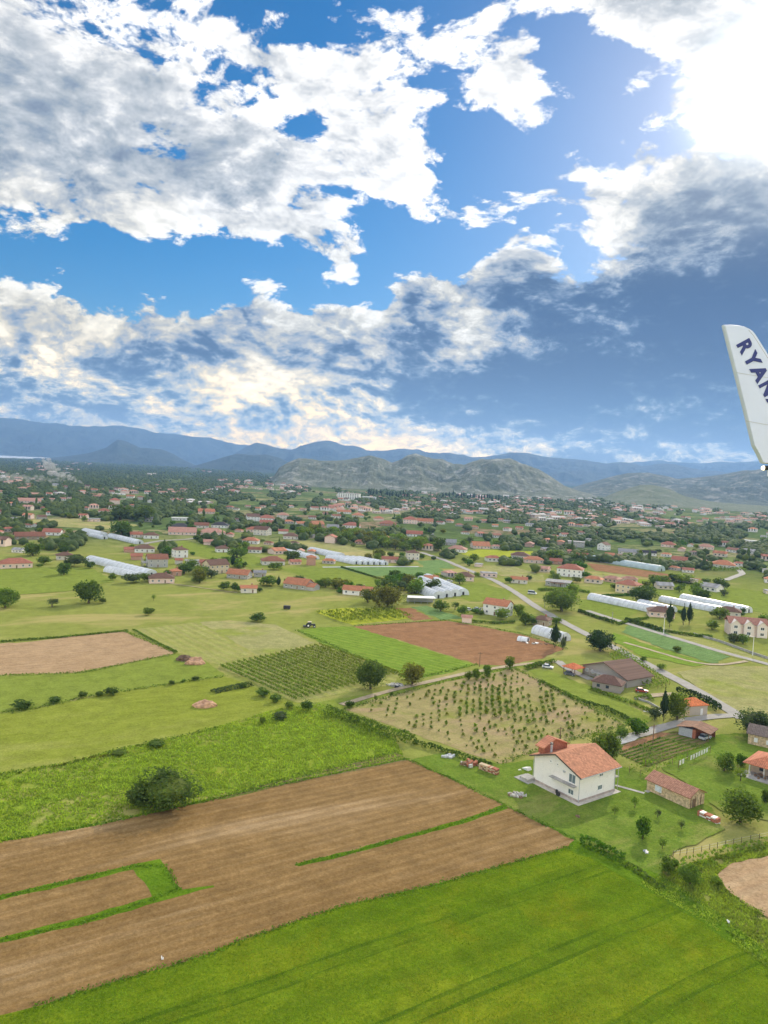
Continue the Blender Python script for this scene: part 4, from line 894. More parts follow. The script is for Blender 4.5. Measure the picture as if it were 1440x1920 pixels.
HS = [
 (28, 1066, 60, .6, 10, 1, 'h', 'pink', 'red', 'large low house with wide red roof at the left edge of the photo', x_annex('pink', 'red', -1, .6)),
 (121, 1050, 30, .8, 5, 1, 'h', 'pale', 'brown', 'small brown-roofed hut among bushes right of the large red roof', None),
 (99, 1004, 36, .7, -15, 1, 'g', 'white', 'red', 'white cottage with red roof left of the upper white polytunnels', None),
 (55, 1012, 55, .5, 8, 1, 'g', 'stone', 'rust', 'long weathered brown-roofed farm building at the far left', None),
 (302, 1094, 48, .7, 6, 1, 'h', 'pink', 'brown', 'pink single-storey house with brown hip roof at the end of the polytunnels', None),
 (329, 1080, 22, .9, 20, 1, 'h', 'brick', 'orange', 'tiny orange-roofed shed behind the pink house with brown roof', None),
 (294, 1064, 40, .8, 8, 2, 'g', 'grey', 'rust', 'unfinished two-storey grey house with open concrete frame and rusty roof', x_frame),
 (270, 1036, 38, .7, 5, 1, 'h', 'white', 'brown', 'white house with dark brown hip roof and red extension', x_annex('brick', 'red', -1, .5)),
 (256, 1050, 20, .8, 0, 1, 'g', 'brick', 'red', 'little red-roofed outbuilding below the white house with red extension', None),
 (337, 1046, 30, .9, 25, 2, 'h', 'white', 'brown', 'tall narrow white house with brown roof right of the unfinished grey house', None),
 (335, 1058, 14, .8, 10, 1, 'g', 'pale', 'red', 'tiny shed before the tall narrow white house', None),
 (362, 1060, 28, .8, 0, 1, 'f', 'white', 'grey', 'low white flat-roofed building left of the cream gabled house', None),
 (404, 1076, 50, .8, 28, 2, 'g', 'cream', 'brown', 'cream house with brown gabled roof in the village front row', None),
 (385, 1062, 20, .8, 0, 1, 'g', 'brick', 'red', 'red-roofed annexe behind the cream gabled house', None),
 (449, 1086, 48, .7, -20, 1, 'g', 'grey', 'orange', 'grey house with orange roof right of the cream gabled house', None),
 (466, 1112, 30, .5, 3, 1, 'g', 'pale', 'orange', 'low orange-roofed shed in front of the village', None),
 (487, 1082, 22, .6, 0, 1, 'g', 'grey', 'grey', 'low grey shed right of the grey house with orange roof', None),
 (283, 1010, 28, .7, 3, 1, 'h', 'white', 'brown', 'white house with dark roof above the upper white polytunnels', None),
 (255, 1008, 24, .7, 8, 1, 'g', 'pale', 'red', 'pale red-roofed house touching the upper polytunnels', None),
 (338, 976, 32, .6, 4, 1, 'f', 'white', 'white', 'low white flat house with pale roof right of the two dark trees', None),
 (338, 993, 34, .7, 5, 1, 'h', 'white', 'dark', 'white house with black roof below the pale flat house', None),
 (413, 990, 34, .7, -10, 1, 'h', 'white', 'dark', 'white house with slate-grey roof among pink village roofs', None),
 (342, 1003, 50, .6, 0, 1, 'g', 'pink', 'pinkred', 'long pink-roofed house below the black-roofed white house', None),
 (398, 1004, 48, .6, 5, 1, 'h', 'pink', 'pinkred', 'wide pink house below the slate-roofed white house', None),
 (378, 990, 26, .7, 0, 1, 'g', 'pale', 'rust', 'rusty-roofed house between the black and the slate roofs', None),
 (470, 1020, 34, .7, -12, 1, 'h', 'white', 'orange', 'white house with orange hip roof left of the dark cypress', None),
 (417, 1036, 28, .8, 10, 1, 'h', 'white', 'brown', 'white cottage with brown roof standing in the green village field', None),
 (391, 1022, 18, .8, 0, 1, 'g', 'pink', 'pinkred', 'small pink-roofed hut left of the orange-hipped white house', None),
 (387, 963, 30, .6, 0, 1, 'g', 'pink', 'orange', 'orange-roofed house far behind the pink village roofs', None),
 (176, 978, 22, .8, 0, 1, 'f', 'pink', 'grey', 'boxy pink house left of the pair of dark trees', None),
 (195, 962, 20, .8, 0, 1, 'h', 'pink', 'red', 'pinkish house just left behind the pair of dark trees', None),
 (215, 945, 18, .8, 0, 2, 'h', 'pink', 'red', 'pink house among trees, below the taller salmon one', None),
 (235, 926, 14, .9, 0, 2, 'f', 'pink', 'red', 'tall salmon-coloured house among the far trees at the left', None),
 (55, 943, 40, .5, 5, 1, 'g', 'pink', 'pinkred', 'long pink-roofed building among the trees at the far left', None),
 (78, 974, 18, .8, 20, 1, 'g', 'grey', 'brown', 'small grey house with brown gable below the long pink-roofed building', None),
 (25, 976, 16, .8, 0, 1, 'f', 'white', 'grey', 'small white building near the left edge before the woods', None),
 (474, 977, 26, .8, 8, 2, 'g', 'white', 'brown', 'white two-storey house above the pink village roofs', None),
 (475, 998, 26, .7, 0, 1, 'h', 'pink', 'red', 'pink-red house left of the three red village roofs', None),
 (500, 976, 30, .8, 5, 1, 'h', 'white', 'red', 'red hip roof with white walls, uppermost of the central village', None),
 (530, 974, 22, .8, 0, 2, 'h', 'pale', 'pinkred', 'pinkish two-storey house right of the uppermost red roof', None),
 (492, 1004, 34, .8, -25, 2, 'g', 'pale', 'brown', 'pale gabled house with brown roof beside the dark cypress', None),
 (500, 984, 26, .6, 0, 1, 'g', 'pink', 'red', 'low red roof just below the uppermost red hip roof', None),
 (545, 1011, 28, .8, 0, 1, 'h', 'pale', 'brown', 'beige house with brown hip roof at the edge of the village field', None),
 (531, 1001, 18, .7, 0, 1, 'g', 'white', 'red', 'small white house with red roof behind the beige one', None),
 (563, 986, 20, .8, 18, 1, 'g', 'white', 'orange', 'small white gabled house with orange roof above the village hedge', None),
 (594, 992, 28, .9, 20, 2, 'g', 'brick', 'orange', 'brick-coloured gabled house in the middle of the village', None),
 (624, 993, 22, .8, 0, 1, 'g', 'pale', 'grey', 'grey-roofed low house right of the brick-coloured gabled house', None),
 (659, 990, 34, .7, -6, 1, 'h', 'white', 'red', 'white house with red hip roof above the long village hedge', None),
 (671, 970, 22, .8, 0, 1, 'h', 'pale', 'orange', 'orange-roofed house behind the red-hipped white house', None),
 (717, 1013, 26, .8, 0, 1, 'h', 'pink', 'orange', 'orange-red house standing inside the long hedge', None),
 (727, 986, 32, .7, 6, 1, 'h', 'brick', 'red', 'wide red house behind the orange-red one', None),
 (710, 976, 20, .8, 6, 1, 'h', 'pink', 'orange', 'small orange-roofed house behind the wide red house', None),
 (769, 982, 26, .8, 0, 2, 'h', 'pink', 'red', 'two-storey house with red roof left of the long village roofs', None),
 (797, 981, 30, .6, 0, 1, 'g', 'pink', 'orange', 'low orange-roofed terrace behind the white central house', None),
 (777, 1006, 30, .7, 0, 1, 'g', 'white', 'red', 'white house with red roof in the centre of the plain', x_annex('grey', 'grey', 1, .7)),
 (645, 963, 26, .5, 0, 1, 'g', 'white', 'orange', 'flat white house with orange roof below the white apartment block', None),
 (857, 1036, 38, .7, -10, 1, 'h', 'white', 'pinkred', 'white house with pink roof in front of grey sheds', None),
 (838, 1022, 34, .6, 0, 1, 'g', 'grey', 'grey', 'group of grey sheds under one long roof behind the pink-roofed white house', None),
 (900, 1029, 38, .8, 15, 1, 'g', 'pink', 'orange', 'pinkish gabled house right of the pink-roofed white house', None),
 (773, 1050, 26, .8, 10, 2, 'h', 'pale', 'brown', 'pale two-storey house among trees right of the white greenhouse rows', None),
 (731, 1055, 30, .5, 0, 1, 'g', 'pink', 'red', 'low red-roofed building at the end of the greenhouse rows', None),
 (511, 1060, 46, .7, 8, 1, 'h', 'pale', 'rust', 'dark red roofed farmhouse left of the small white polytunnel', None),
 (583, 1060, 17, .9, 0, 2, 'h', 'brick', 'orange', 'narrow tall brick house with orange roof beside the greenhouse rows', None),
 (560, 1106, 58, .75, -28, 1, 'g', 'grey', 'orange', 'grey gabled house with broad orange roof in front of the fields', x_annex('grey', 'orange', 1, .35)),
 (671, 1117, 58, .45, -12, 1, 'g', 'white', 'orange', 'long white house with orange-red roof left of the large olive tree', None),
 (808, 1094, 28, .8, 10, 1, 'g', 'pink', 'orange', 'small pink house with bright orange roof behind the greenhouse bay', None),
 (871, 1089, 34, .8, 0, 1, 'h', 'pink', 'brown', 'square pink house with dark brown hip roof near the road', None),
 (933, 1156, 56, .7, -22, 2, 'g', 'white', 'orange', 'two-storey white house with orange roof, side balcony and stairs', x_balcony),
 (875, 1168, 18, .6, 0, 1, 'g', 'pink', 'pinkred', 'tiny pink-roofed kiosk below the parked white cars', None),
 (975, 1048, 34, .7, 0, 1, 'h', 'pale', 'brown', 'pale house with dark brown roof left of the red-roofed one by the road', None),
 (1000, 1056, 38, .6, 8, 1, 'h', 'pink', 'orange', 'low pink house with orange hip roof near the upper road', None),
 (1042, 1058, 22, .7, 0, 1, 'g', 'brick', 'red', 'small reddish house in front of the wide green tree', None),
 (1069, 1082, 50, .7, -8, 2, 'h', 'white', 'red', 'two-storey white villa with red hip roof behind the grey flat house', None),
 (1047, 1100, 48, .8, -6, 1, 'f', 'grey', 'grey', 'grey concrete flat-roofed house in front of the white villa', x_porch),
 (973, 1094, 30, .5, 0, 1, 'g', 'pale', 'orange', 'long low shed with orange roof beside the lane', None),
 (1178, 1114, 48, .8, -20, 2, 'h', 'cream', 'red', 'two-storey cream house with dark red hip roof behind the long white tunnel', None),
 (1080, 1026, 30, .8, 0, 2, 'f', 'grey', 'grey', 'unfinished grey-white two-storey house with flat roof in the right village', None),
 (1132, 1032, 24, .9, 60, 2, 'g', 'white', 'brown', 'bright white gabled house with brown roof in the right village', None),
 (1143, 1046, 16, .8, 0, 1, 'g', 'brick', 'orange', 'little orange house below the bright white gabled house', None),
 (1178, 1040, 36, .5, 0, 1, 'g', 'pale', 'grey', 'long grey-roofed house right of the bright white gabled house', None),
 (1217, 1042, 26, .6, 10, 1, 'g', 'white', 'dark', 'white bungalow with dark gable beside the long grey roof', None),
 (1253, 1026, 26, .8, 0, 1, 'h', 'pink', 'red', 'pink house with red hip roof among the trees in the right village', None),
 (1323, 1030, 28, .7, 0, 1, 'h', 'pink', 'pinkred', 'small pink house right of the red-hipped one in the trees', None),
 (1276, 1056, 34, .7, -15, 1, 'g', 'pink', 'red', 'pink house with red roof and white trim behind the brown field', None),
 (1355, 1065, 42, .7, 0, 1, 'h', 'pale', 'orange', 'orange-roofed bungalow at the crossing in the right village', None),
 (1238, 1158, 50, .7, 8, 1, 'h', 'pink', 'brown', 'pink house with brown hip roof behind the tall cypress', None),
 (1366, 1156, 40, .7, 0, 1, 'h', 'pale', 'brown', 'house with brown hip roof at the end of the double white tunnels', None),
 (1410, 1018, 30, .5, 0, 1, 'f', 'white', 'white', 'long white flat building near the right edge of the plain', None),
 (1438, 1074, 16, .8, 0, 1, 'f', 'white', 'grey', 'white building cut by the right edge behind the bright field', None),
 (1016, 1174, 36, .8, -20, 1, 'h', 'stone', 'brown', 'low house with brown roof behind the round white polytunnel', None),
]
for (px, py, w, q, yaw, st, kd, wl, rf, lab, ex) in HS:
    house(px, py, w, q, yaw, st, kd, wl, rf, lab, extra=ex, win=w >= 22, sh=2.6)
def boxpart(name, dims, m, parent, loc=(0, 0, 0), bev=0):
    b = MB(); b.box(*dims); o = b.build(name, m, parent); o.location = loc; return o

# the big white house, its corner nearest the viewer at A
def white_house():
    A = P(1084, 1506); Lp = P(1000, 1464); a = (Lp - A).normalized(); ang = math.atan2(a.y, a.x)
    t = bpy.data.objects.new('house', None); COL.objects.link(t); t.location = A; t.rotation_euler = (0, 0, ang)
    tag(t, 'big two-storey white house with orange-red tiled roof at the right', 'house')
    # local: x along the gable face (0..13.1), y = -b  (b = depth 0..12.3)
    X, Y, h, rz = 13.1, 12.3, 6.15, 8.6
    b = MB(); b.prism([(0, .62), (X, .62), (X, h), (X / 2, rz), (0, h)], -Y, 0); w = b.build('wall', M['wall'], t); w.color = (0.83, 0.81, 0.77, 1)
    b = MB(); b.box(-.12, X + .12, -Y - .12, .12, -.05, .62); b.build('plinth', plain_mat('plinth_render', (0.40, 0.34, 0.30), .9, .2, 1.2), t)
    b = MB(); b.box(-1.2, X + .9, -Y - .9, 1.4, -.05, .2); b.build('pavement', plain_mat('house_pavement', (0.50, 0.46, 0.41), .9, .2, 1.2), t)
    k = (rz - h) / (X / 2); o = 1.0; f0, f1 = .75, -Y - .8
    for sx, nm in ((-1, 'roof'), (1, 'roof')):
        c = X / 2; e = c + sx * (X / 2 + o); ze = h - k * o; T = .2
        me = MB(); 
        # roof slab with its local x along the eave, so that the tile rows run across the slope
        L = f0 - f1; v = [(0, 0, 0), (L, 0, 0), (L, e - c, ze - rz), (0, e - c, ze - rz)]; v = v + [(p[0], p[1], p[2] + T) for p in v]
        fs = [(0, 3, 2, 1), (4, 5, 6, 7), (0, 1, 5, 4), (1, 2, 6, 5), (2, 3, 7, 6), (3, 0, 4, 7)]
        if sx > 0: fs = [q[::-1] for q in fs]
        me.add(v, fs); r = me.build(nm, M['roof'], t); r.color = (0.50, 0.225, 0.13, 1); r.location = (c, f1, rz + .03); r.rotation_euler = (0, 0, math.pi / 2)
        if sx > 0: pass
        r.scale = (1, -1, 1)
    b = MB()
    for sx in (-1, 1):
        c = X / 2; e = c + sx * (X / 2 + o); ze = h - k * o
        b.prism([(c, rz - .12), (e, ze - .12), (e, ze + .22), (c, rz + .22)][:: 1 if sx > 0 else -1], f0 - .02, f0 + .05)
    b.build('verge_board', plain_mat('dark_verge', (0.10, 0.085, 0.07)), t)
    b = MB(); b.box(-o - .12, -o + .02, f1, f0, h - k * o - .02, h - k * o + .14); b.tube((-.12, .1, .1), (-.12, .1, h), .07); b.build('gutter', M['metal'], t)
    # windows of the gable face (y = 0, looks towards +y) and of the right face (x = 0)
    GL = plain_mat('teal_glass', (0.13, 0.18, 0.20), .12, spec=.7)  # teal panes, lighter than the other window glass
    def win(x, z, w, hh, face, name='window'):
        fr = MB(); fr.box(-w / 2, w / 2, -.10, .02, -hh / 2, hh / 2); fr.box(-w / 2 - .1, w / 2 + .1, -.2, .02, -hh / 2 - .09, -hh / 2); f = fr.build(name, M['white'], t)
        n = 2 if w > .8 else 1
        for i in range(n):
            pw = (w - .12 * (n + 1)) / n; x0 = -w / 2 + .12 + i * (pw + .12); pn = MB(); pn.box(x0, x0 + pw, -.115, -.10, -hh / 2 + .12, hh / 2 - .12); pn.build('pane', GL, f)
        if face == 'g': f.location = (x, 0, z); f.rotation_euler = (0, 0, math.pi)
        else: f.location = (0, -x, z); f.rotation_euler = (0, 0, -math.pi / 2)
    win(1.95, 4.75, 1.9, 2.0, 'g', 'balcony_door'); win(2.1, 1.75, 1.5, 1.2, 'g'); win(7.4, 3.0, .7, .8, 'g'); win(8.2, 6.4, .5, .5, 'g'); win(6.2, 6.4, .45, .45, 'g')
    win(7.2, 5.0, 1.3, .9, 'r'); win(7.0, 2.1, 1.5, 1.1, 'r')
    b = MB(); b.box(.6, 7.6, 0.0, 1.25, 3.35, 3.5); b.build('balcony_slab', M['conc'], t)
    b = MB(); b.box(2.5, 7.5, -Y - 1.8, -Y, 3.0, 3.15); b.box(2.5, 2.7, -Y - 1.8, -Y - 1.6, 0, 3.0); b.box(0.1, 2.5, -Y - 1.6, -Y, 3.0, 3.15)
    b.tube((.3, -Y - 1.5, 0), (.3, -Y - 1.5, 6), .07); b.build('rear_balcony', M['conc'], t)
    b = MB(); b.tube((X + .1, .12, .2), (X + .1, .12, h - .3), .06); b.tube((-.1, -Y + .2, .2), (-.1, -Y + .2, h - .3), .06); b.box(4.0, 4.5, 0.0, .25, 5.3, 5.7); b.build('downpipes', M['metal'], t)
    # brick dormer on the far slope
    g = MB(); g.prism([(-(-.2), 7.0), (8.0, 6.0), (8.0, 8.3), (3.6, 10.1), (.2, 8.7)][::1], 0, 1.7); d = g.build('dormer', M['brick'], t)
    d.location = (10.6, 0, 0); d.rotation_euler = (0, 0, -math.pi / 2)
    g = MB(); g.prism([(-.35, 8.45), (3.6, 10.1), (3.6, 10.35), (-.35, 8.7)], -.35, 2.3); g.prism([(3.6, 10.1), (8.5, 8.1), (8.5, 8.35), (3.6, 10.35)], -.35, 2.3); r = g.build('dormer_roof', M['roof'], d); r.color = (0.56, 0.235, 0.14, 1)
    g = MB(); g.box(9.35, 9.7, -1.55, -1.2, 7.0, 9.4, 0); g.box(9.2, 9.85, -1.7, -1.05, 9.6, 9.7, 1); g.box(9.25, 9.8, -1.65, -1.1, 9.9, 10.0, 1)
    for xx in (9.25, 9.72): g.box(xx, xx + .06, -1.65, -1.59, 9.7, 9.9, 1); g.box(xx, xx + .06, -1.16, -1.1, 9.7, 9.9, 1)
    g.build('chimney', [M['metal'], M['dark']], t)
    m = MB(); m.box(4.2, 5.0, 1.0, 1.5, .1, .9, 0); m.box(4.9, 5.3, 1.05, 1.35, .5, 1.3, 0); w_ = m.build('wheelbarrow', M['dark']); w_.location = A; w_.rotation_euler = (0, 0, ang)
    tag(w_, 'dark wheelbarrow leaning by the white house wall', 'wheelbarrow')
    # rear terrace with covered pile
    c = P(988, 1462); te = MB(); te.box(-2.2, 2.2, -2, 2, 0, .3); te.box(-1.6, 1.0, -1.3, 1.4, .3, .9, 0); o2 = te.build('terrace', M['conc']); o2.location = c; o2.rotation_euler = (0, 0, ang)
    tag(o2, 'small concrete terrace left of the white house', 'terrace')
    s = MB(); s.prism([(-1.2, .0), (1.0, 0), (.8, .3), (.2, .5), (-.7, .8)], -.7, .7); o3 = s.build('white_sheet', M['white']); o3.location = P(987, 1443) ; o3.rotation_euler = (0, 0, ang); tag(o3, 'crumpled white sheet over a pile behind the white house', 'tarpaulin')
white_house()
def at(px, py, x2, y2):                     # frame whose x axis runs along the ground from one photo point to another
    a = P(px, py); b = P(x2, y2); return a, math.atan2((b - a).y, (b - a).x), (b - a).length
def root(name, loc, rz, label, cat, group=None):
    t = bpy.data.objects.new(name, None); COL.objects.link(t); t.location = loc; t.rotation_euler = (0, 0, rz); return tag(t, label, cat, group)
def stone_barn():
    a, rz, L = at(1212, 1482, 1291, 1518); D = 5.6; t = root('barn', a, rz, 'old stone barn with weathered tile roof right of the white house', 'barn')
    b = MB(); b.prism([(0, -.1), (D, -.1), (D, 2.7), (D / 2, 4.0), (0, 2.7)], 0, L, axis='x'); b.build('wall', M['stone'], t)
    b = MB(); o = .4; k = 1.3 / (D / 2)
    b.prism([(-o, 2.7 - k * o), (D / 2, 4.0), (D / 2, 4.2), (-o, 2.9 - k * o)], -o, L + o, axis='x'); b.prism([(D / 2, 4.0), (D + o, 2.7 - k * o), (D + o, 2.9 - k * o), (D / 2, 4.2)], -o, L + o, axis='x')
    r = b.build('roof', M['roof'], t); r.color = (0.44, 0.225, 0.15, 1)
    f = boxpart('window', (2.2, 3.9, -.08, .02, .9, 2.3), M['white'], t); boxpart('pane', (2.3, 3.8, -.095, -.081, 1.0, 2.2), plain_mat('pale_shutter', (0.62, 0.68, 0.74)), f)
    for y in (.5, 2.2, 4.2): boxpart('post', (L - .02, L + .1, y, y + .15, 0, 2.5), M['wood'], t)
    boxpart('door', (L + .001, L + .06, 1.2, 2.1, 0, 2.0), M['wood'], t); boxpart('step', (.3, 1.2, -1.2, -.05, 0, .25), M['conc'], t)
stone_barn()
def car(px, py, rz, col, label, cat='car', L=4.1, H=1.45, W=1.7, van=False, open_=None, loc=None):
    t = root('van' if van else 'parked_car', loc or P(px, py), rz, label, cat, None)
    x = L / 2; y = W / 2; pm = plain_mat('car_paint_' + label.split()[0], col, 0.25, 0.02, 1, 0.6)
    prof = [(-x, .32), (x, .32), (x, .75), (x * .55, .88), (x * .35, .9), (-x * .75, .95), (-x, .85)] if not van else [(-x, .32), (x, .32), (x, .9), (x * .72, 1.05), (x * .55, 1.0), (-x, 1.05)]
    b = MB(); b.prism(prof, -y, y); bm = bmesh.new(); bo = b.build('body', pm, t); bm.from_mesh(bo.data); bmesh.ops.bevel(bm, geom=list(bm.edges), offset=.06, segments=2, affect='EDGES'); bm.to_mesh(bo.data); bm.free()
    cb = [(x * .40, .86), (x * .12, H), (-x * .62, H), (-x * .86, .9)] if not van else [(x * .66, 1.0), (x * .38, H), (-x * .97, H), (-x * .99, 1.0)]
    b = MB(); b.prism(cb[::-1], -y * .88, y * .88); b.build('windows', M['glass'], t)
    b = MB(); b.box(-x * (.60 if not van else .96), x * (.11 if not van else .37), -y * .84, y * .84, H - .01, H + .05); b.build('roof', pm, t)
    for sx in (-.62, .62):
        for sy in (-1, 1):
            w = MB(); w.tube((0, -.1, 0), (0, .1, 0), .32, n=16, m=0); w.tube((0, sy * .1, 0), (0, sy * .12, 0), .19, n=12, m=1); o = w.build('wheel', [M['tyre'], M['metal']], t); o.location = (x * sx, sy * (y - .08), .32)
    for sy in (-1, 1):
        h = MB(); h.box(x - .04, x + .03, sy * y * .7 - .15, sy * y * .7 + .15, .6, .75); h.build('headlight', M['white'], t)
    return t
def garage():
    a, rz, L = at(1272, 1378, 1328, 1393); t = root('garage', a, rz, 'rusty-roofed shed with an open bay and a car parked inside', 'shed'); D = 6
    b = MB(); b.box(0, L * .46, 0, D, 0, 2.5); b.build('sheet_wall', M['metal'], t)
    b = MB(); b.box(L * .46, L * .56, -.05, D, 0, 2.7); b.box(L * .56, L, D - .2, D, 0, 2.7); b.build('brick_wall', M['brick'], t)
    b = MB(); b.prism([(-.6, 2.45), (L * .5, 3.4), (L * .5, 3.52), (-.6, 2.57)], -.5, D + .4); b.prism([(L * .5, 3.4), (L + .6, 2.5), (L + .6, 2.62), (L * .5, 3.52)], -.5, D + .4); b.build('roof', M['rust'], t)
    for y in (0, D - .3): boxpart('post', (L - .15, L, y, y + .15, 0, 2.6), M['wood'], t)
    boxpart('floor_slab', (L * .5, L + 1.5, -2.2, D, -.05, .1), M['conc'], t)
    c = Vector((L * .8, 2.2, .1)); c.rotate(Matrix.Rotation(rz, 3, 'Z')); car(0, 0, rz + 1.35, (0.55, 0.57, 0.6), 'silver car parked in the open bay of the rusty-roofed shed', loc=a + c, L=4.0)
garage()
def terrace_house():
    a, rz, L = at(1402, 1452, 1500, 1482); t = root('house', a, rz, 'single-storey house with red hip roof and shaded terrace at the right edge', 'house')
    L = 14; D = 9
    b = MB(); b.box(0, L, 1.8, D, 0, 3.0); w = b.build('wall', M['wall'], t); w.color = (0.52, 0.42, 0.34, 1)
    r = link('roof', roof_mesh(L + 1, D + 1.5, 3.0, 2.3, 'h'), t); r.location = (L / 2, D / 2, 0); r.color = (0.55, 0.20, 0.11, 1)
    boxpart('terrace_floor', (-1.5, L, -3.0, 1.79, -.05, .35), M['conc'], t)
    for x in np.arange(.1, L, 3.3): boxpart('column', (x, x + .25, .1, .35, .35, 3.0), M['white'], t)
    for x in (2, 5.5, 9): boxpart('window', (x, x + 1.2, 1.7, 1.81, 1.2, 2.4), M['glass'], t)
    s = MB(); s.tube((3, -.6, .35), (3, -.6, 1.1), .05); s.tube((3, -.6, 1.1), (3, -.6, 1.15), .7, n=16)
    for k in range(4): s.box(3 + 1.1 * math.cos(k * 1.57) - .22, 3 + 1.1 * math.cos(k * 1.57) + .22, -.6 + 1.1 * math.sin(k * 1.57) - .22, -.6 + 1.1 * math.sin(k * 1.57) + .22, .35, .85)
    o = s.build('garden_table', M['wood']); o.location = a; o.rotation_euler = (0, 0, rz); tag(o, 'round garden table with stools on the shaded terrace', 'table')
terrace_house()
def farmhouse():
    a, rz, L = at(1092, 1262, 1175, 1290); t = root('farmhouse', a, rz, 'wide grey farmhouse with dark brown gabled roof beside the vineyard', 'house'); D = 13
    b = MB(); b.prism([(0, 0), (L, 0), (L, 3.0), (L * .5, 6.4), (0, 3.0)], 0, D); w = b.build('wall', M['wall'], t); w.color = (0.36, 0.33, 0.30, 1)
    k = 3.4 / (L * .5); b = MB(); b.prism([(-.8, 3 - k * .8), (L * .5, 6.4), (L * .5, 6.6), (-.8, 3.2 - k * .8)], -.9, D + .5); b.prism([(L * .5, 6.4), (L + .8, 3 - k * .8), (L + .8, 3.2 - k * .8), (L * .5, 6.6)], -.9, D + .5)
    r = b.build('roof', M['roof'], t); r.color = (0.15, 0.085, 0.065, 1)
    for x in (1.3, 4.2, 9.0): 
        f = boxpart('window', (x, x + 1.4, -.1, .02, 1.1, 2.4), M['white'], t); boxpart('pane', (x + .1, x + 1.3, -.12, -.101, 1.2, 2.3), plain_mat('curtained_glass', (0.45, 0.48, 0.5)), f)
    boxpart('door', (6.6, 7.6, -.1, .02, 0, 2.1), M['white'], t)
    b = MB(); b.prism([(5.2, 2.3), (11.5, 2.3), (11.5, 2.45), (5.2, 2.45)], -2.6, -.05); b.tube((5.4, -2.5, 0), (5.4, -2.5, 2.3), .08); b.tube((11.3, -2.5, 0), (11.3, -2.5, 2.3), .08); b.build('porch', [M['conc']], t)
    a2, rz2, L2 = at(1110, 1291, 1163, 1301); t2 = root('annexe', a2, rz2, 'low annexe with brown hip roof in front of the grey farmhouse', 'outbuilding')
    b = MB(); b.box(0, L2, 0, 6, 0, 2.5); w = b.build('wall', M['wall'], t2); w.color = (0.36, 0.32, 0.28, 1)
    r = link('roof', roof_mesh(L2, 6, 2.5, 2.2, 'h'), t2); r.location = (L2 / 2, 3, 0); r.color = (0.17, 0.10, 0.08, 1)
    for x in (1.5, 4.5): boxpart('window', (x, x + 1, -.08, .02, 1, 2), M['glass'], t2)
farmhouse()
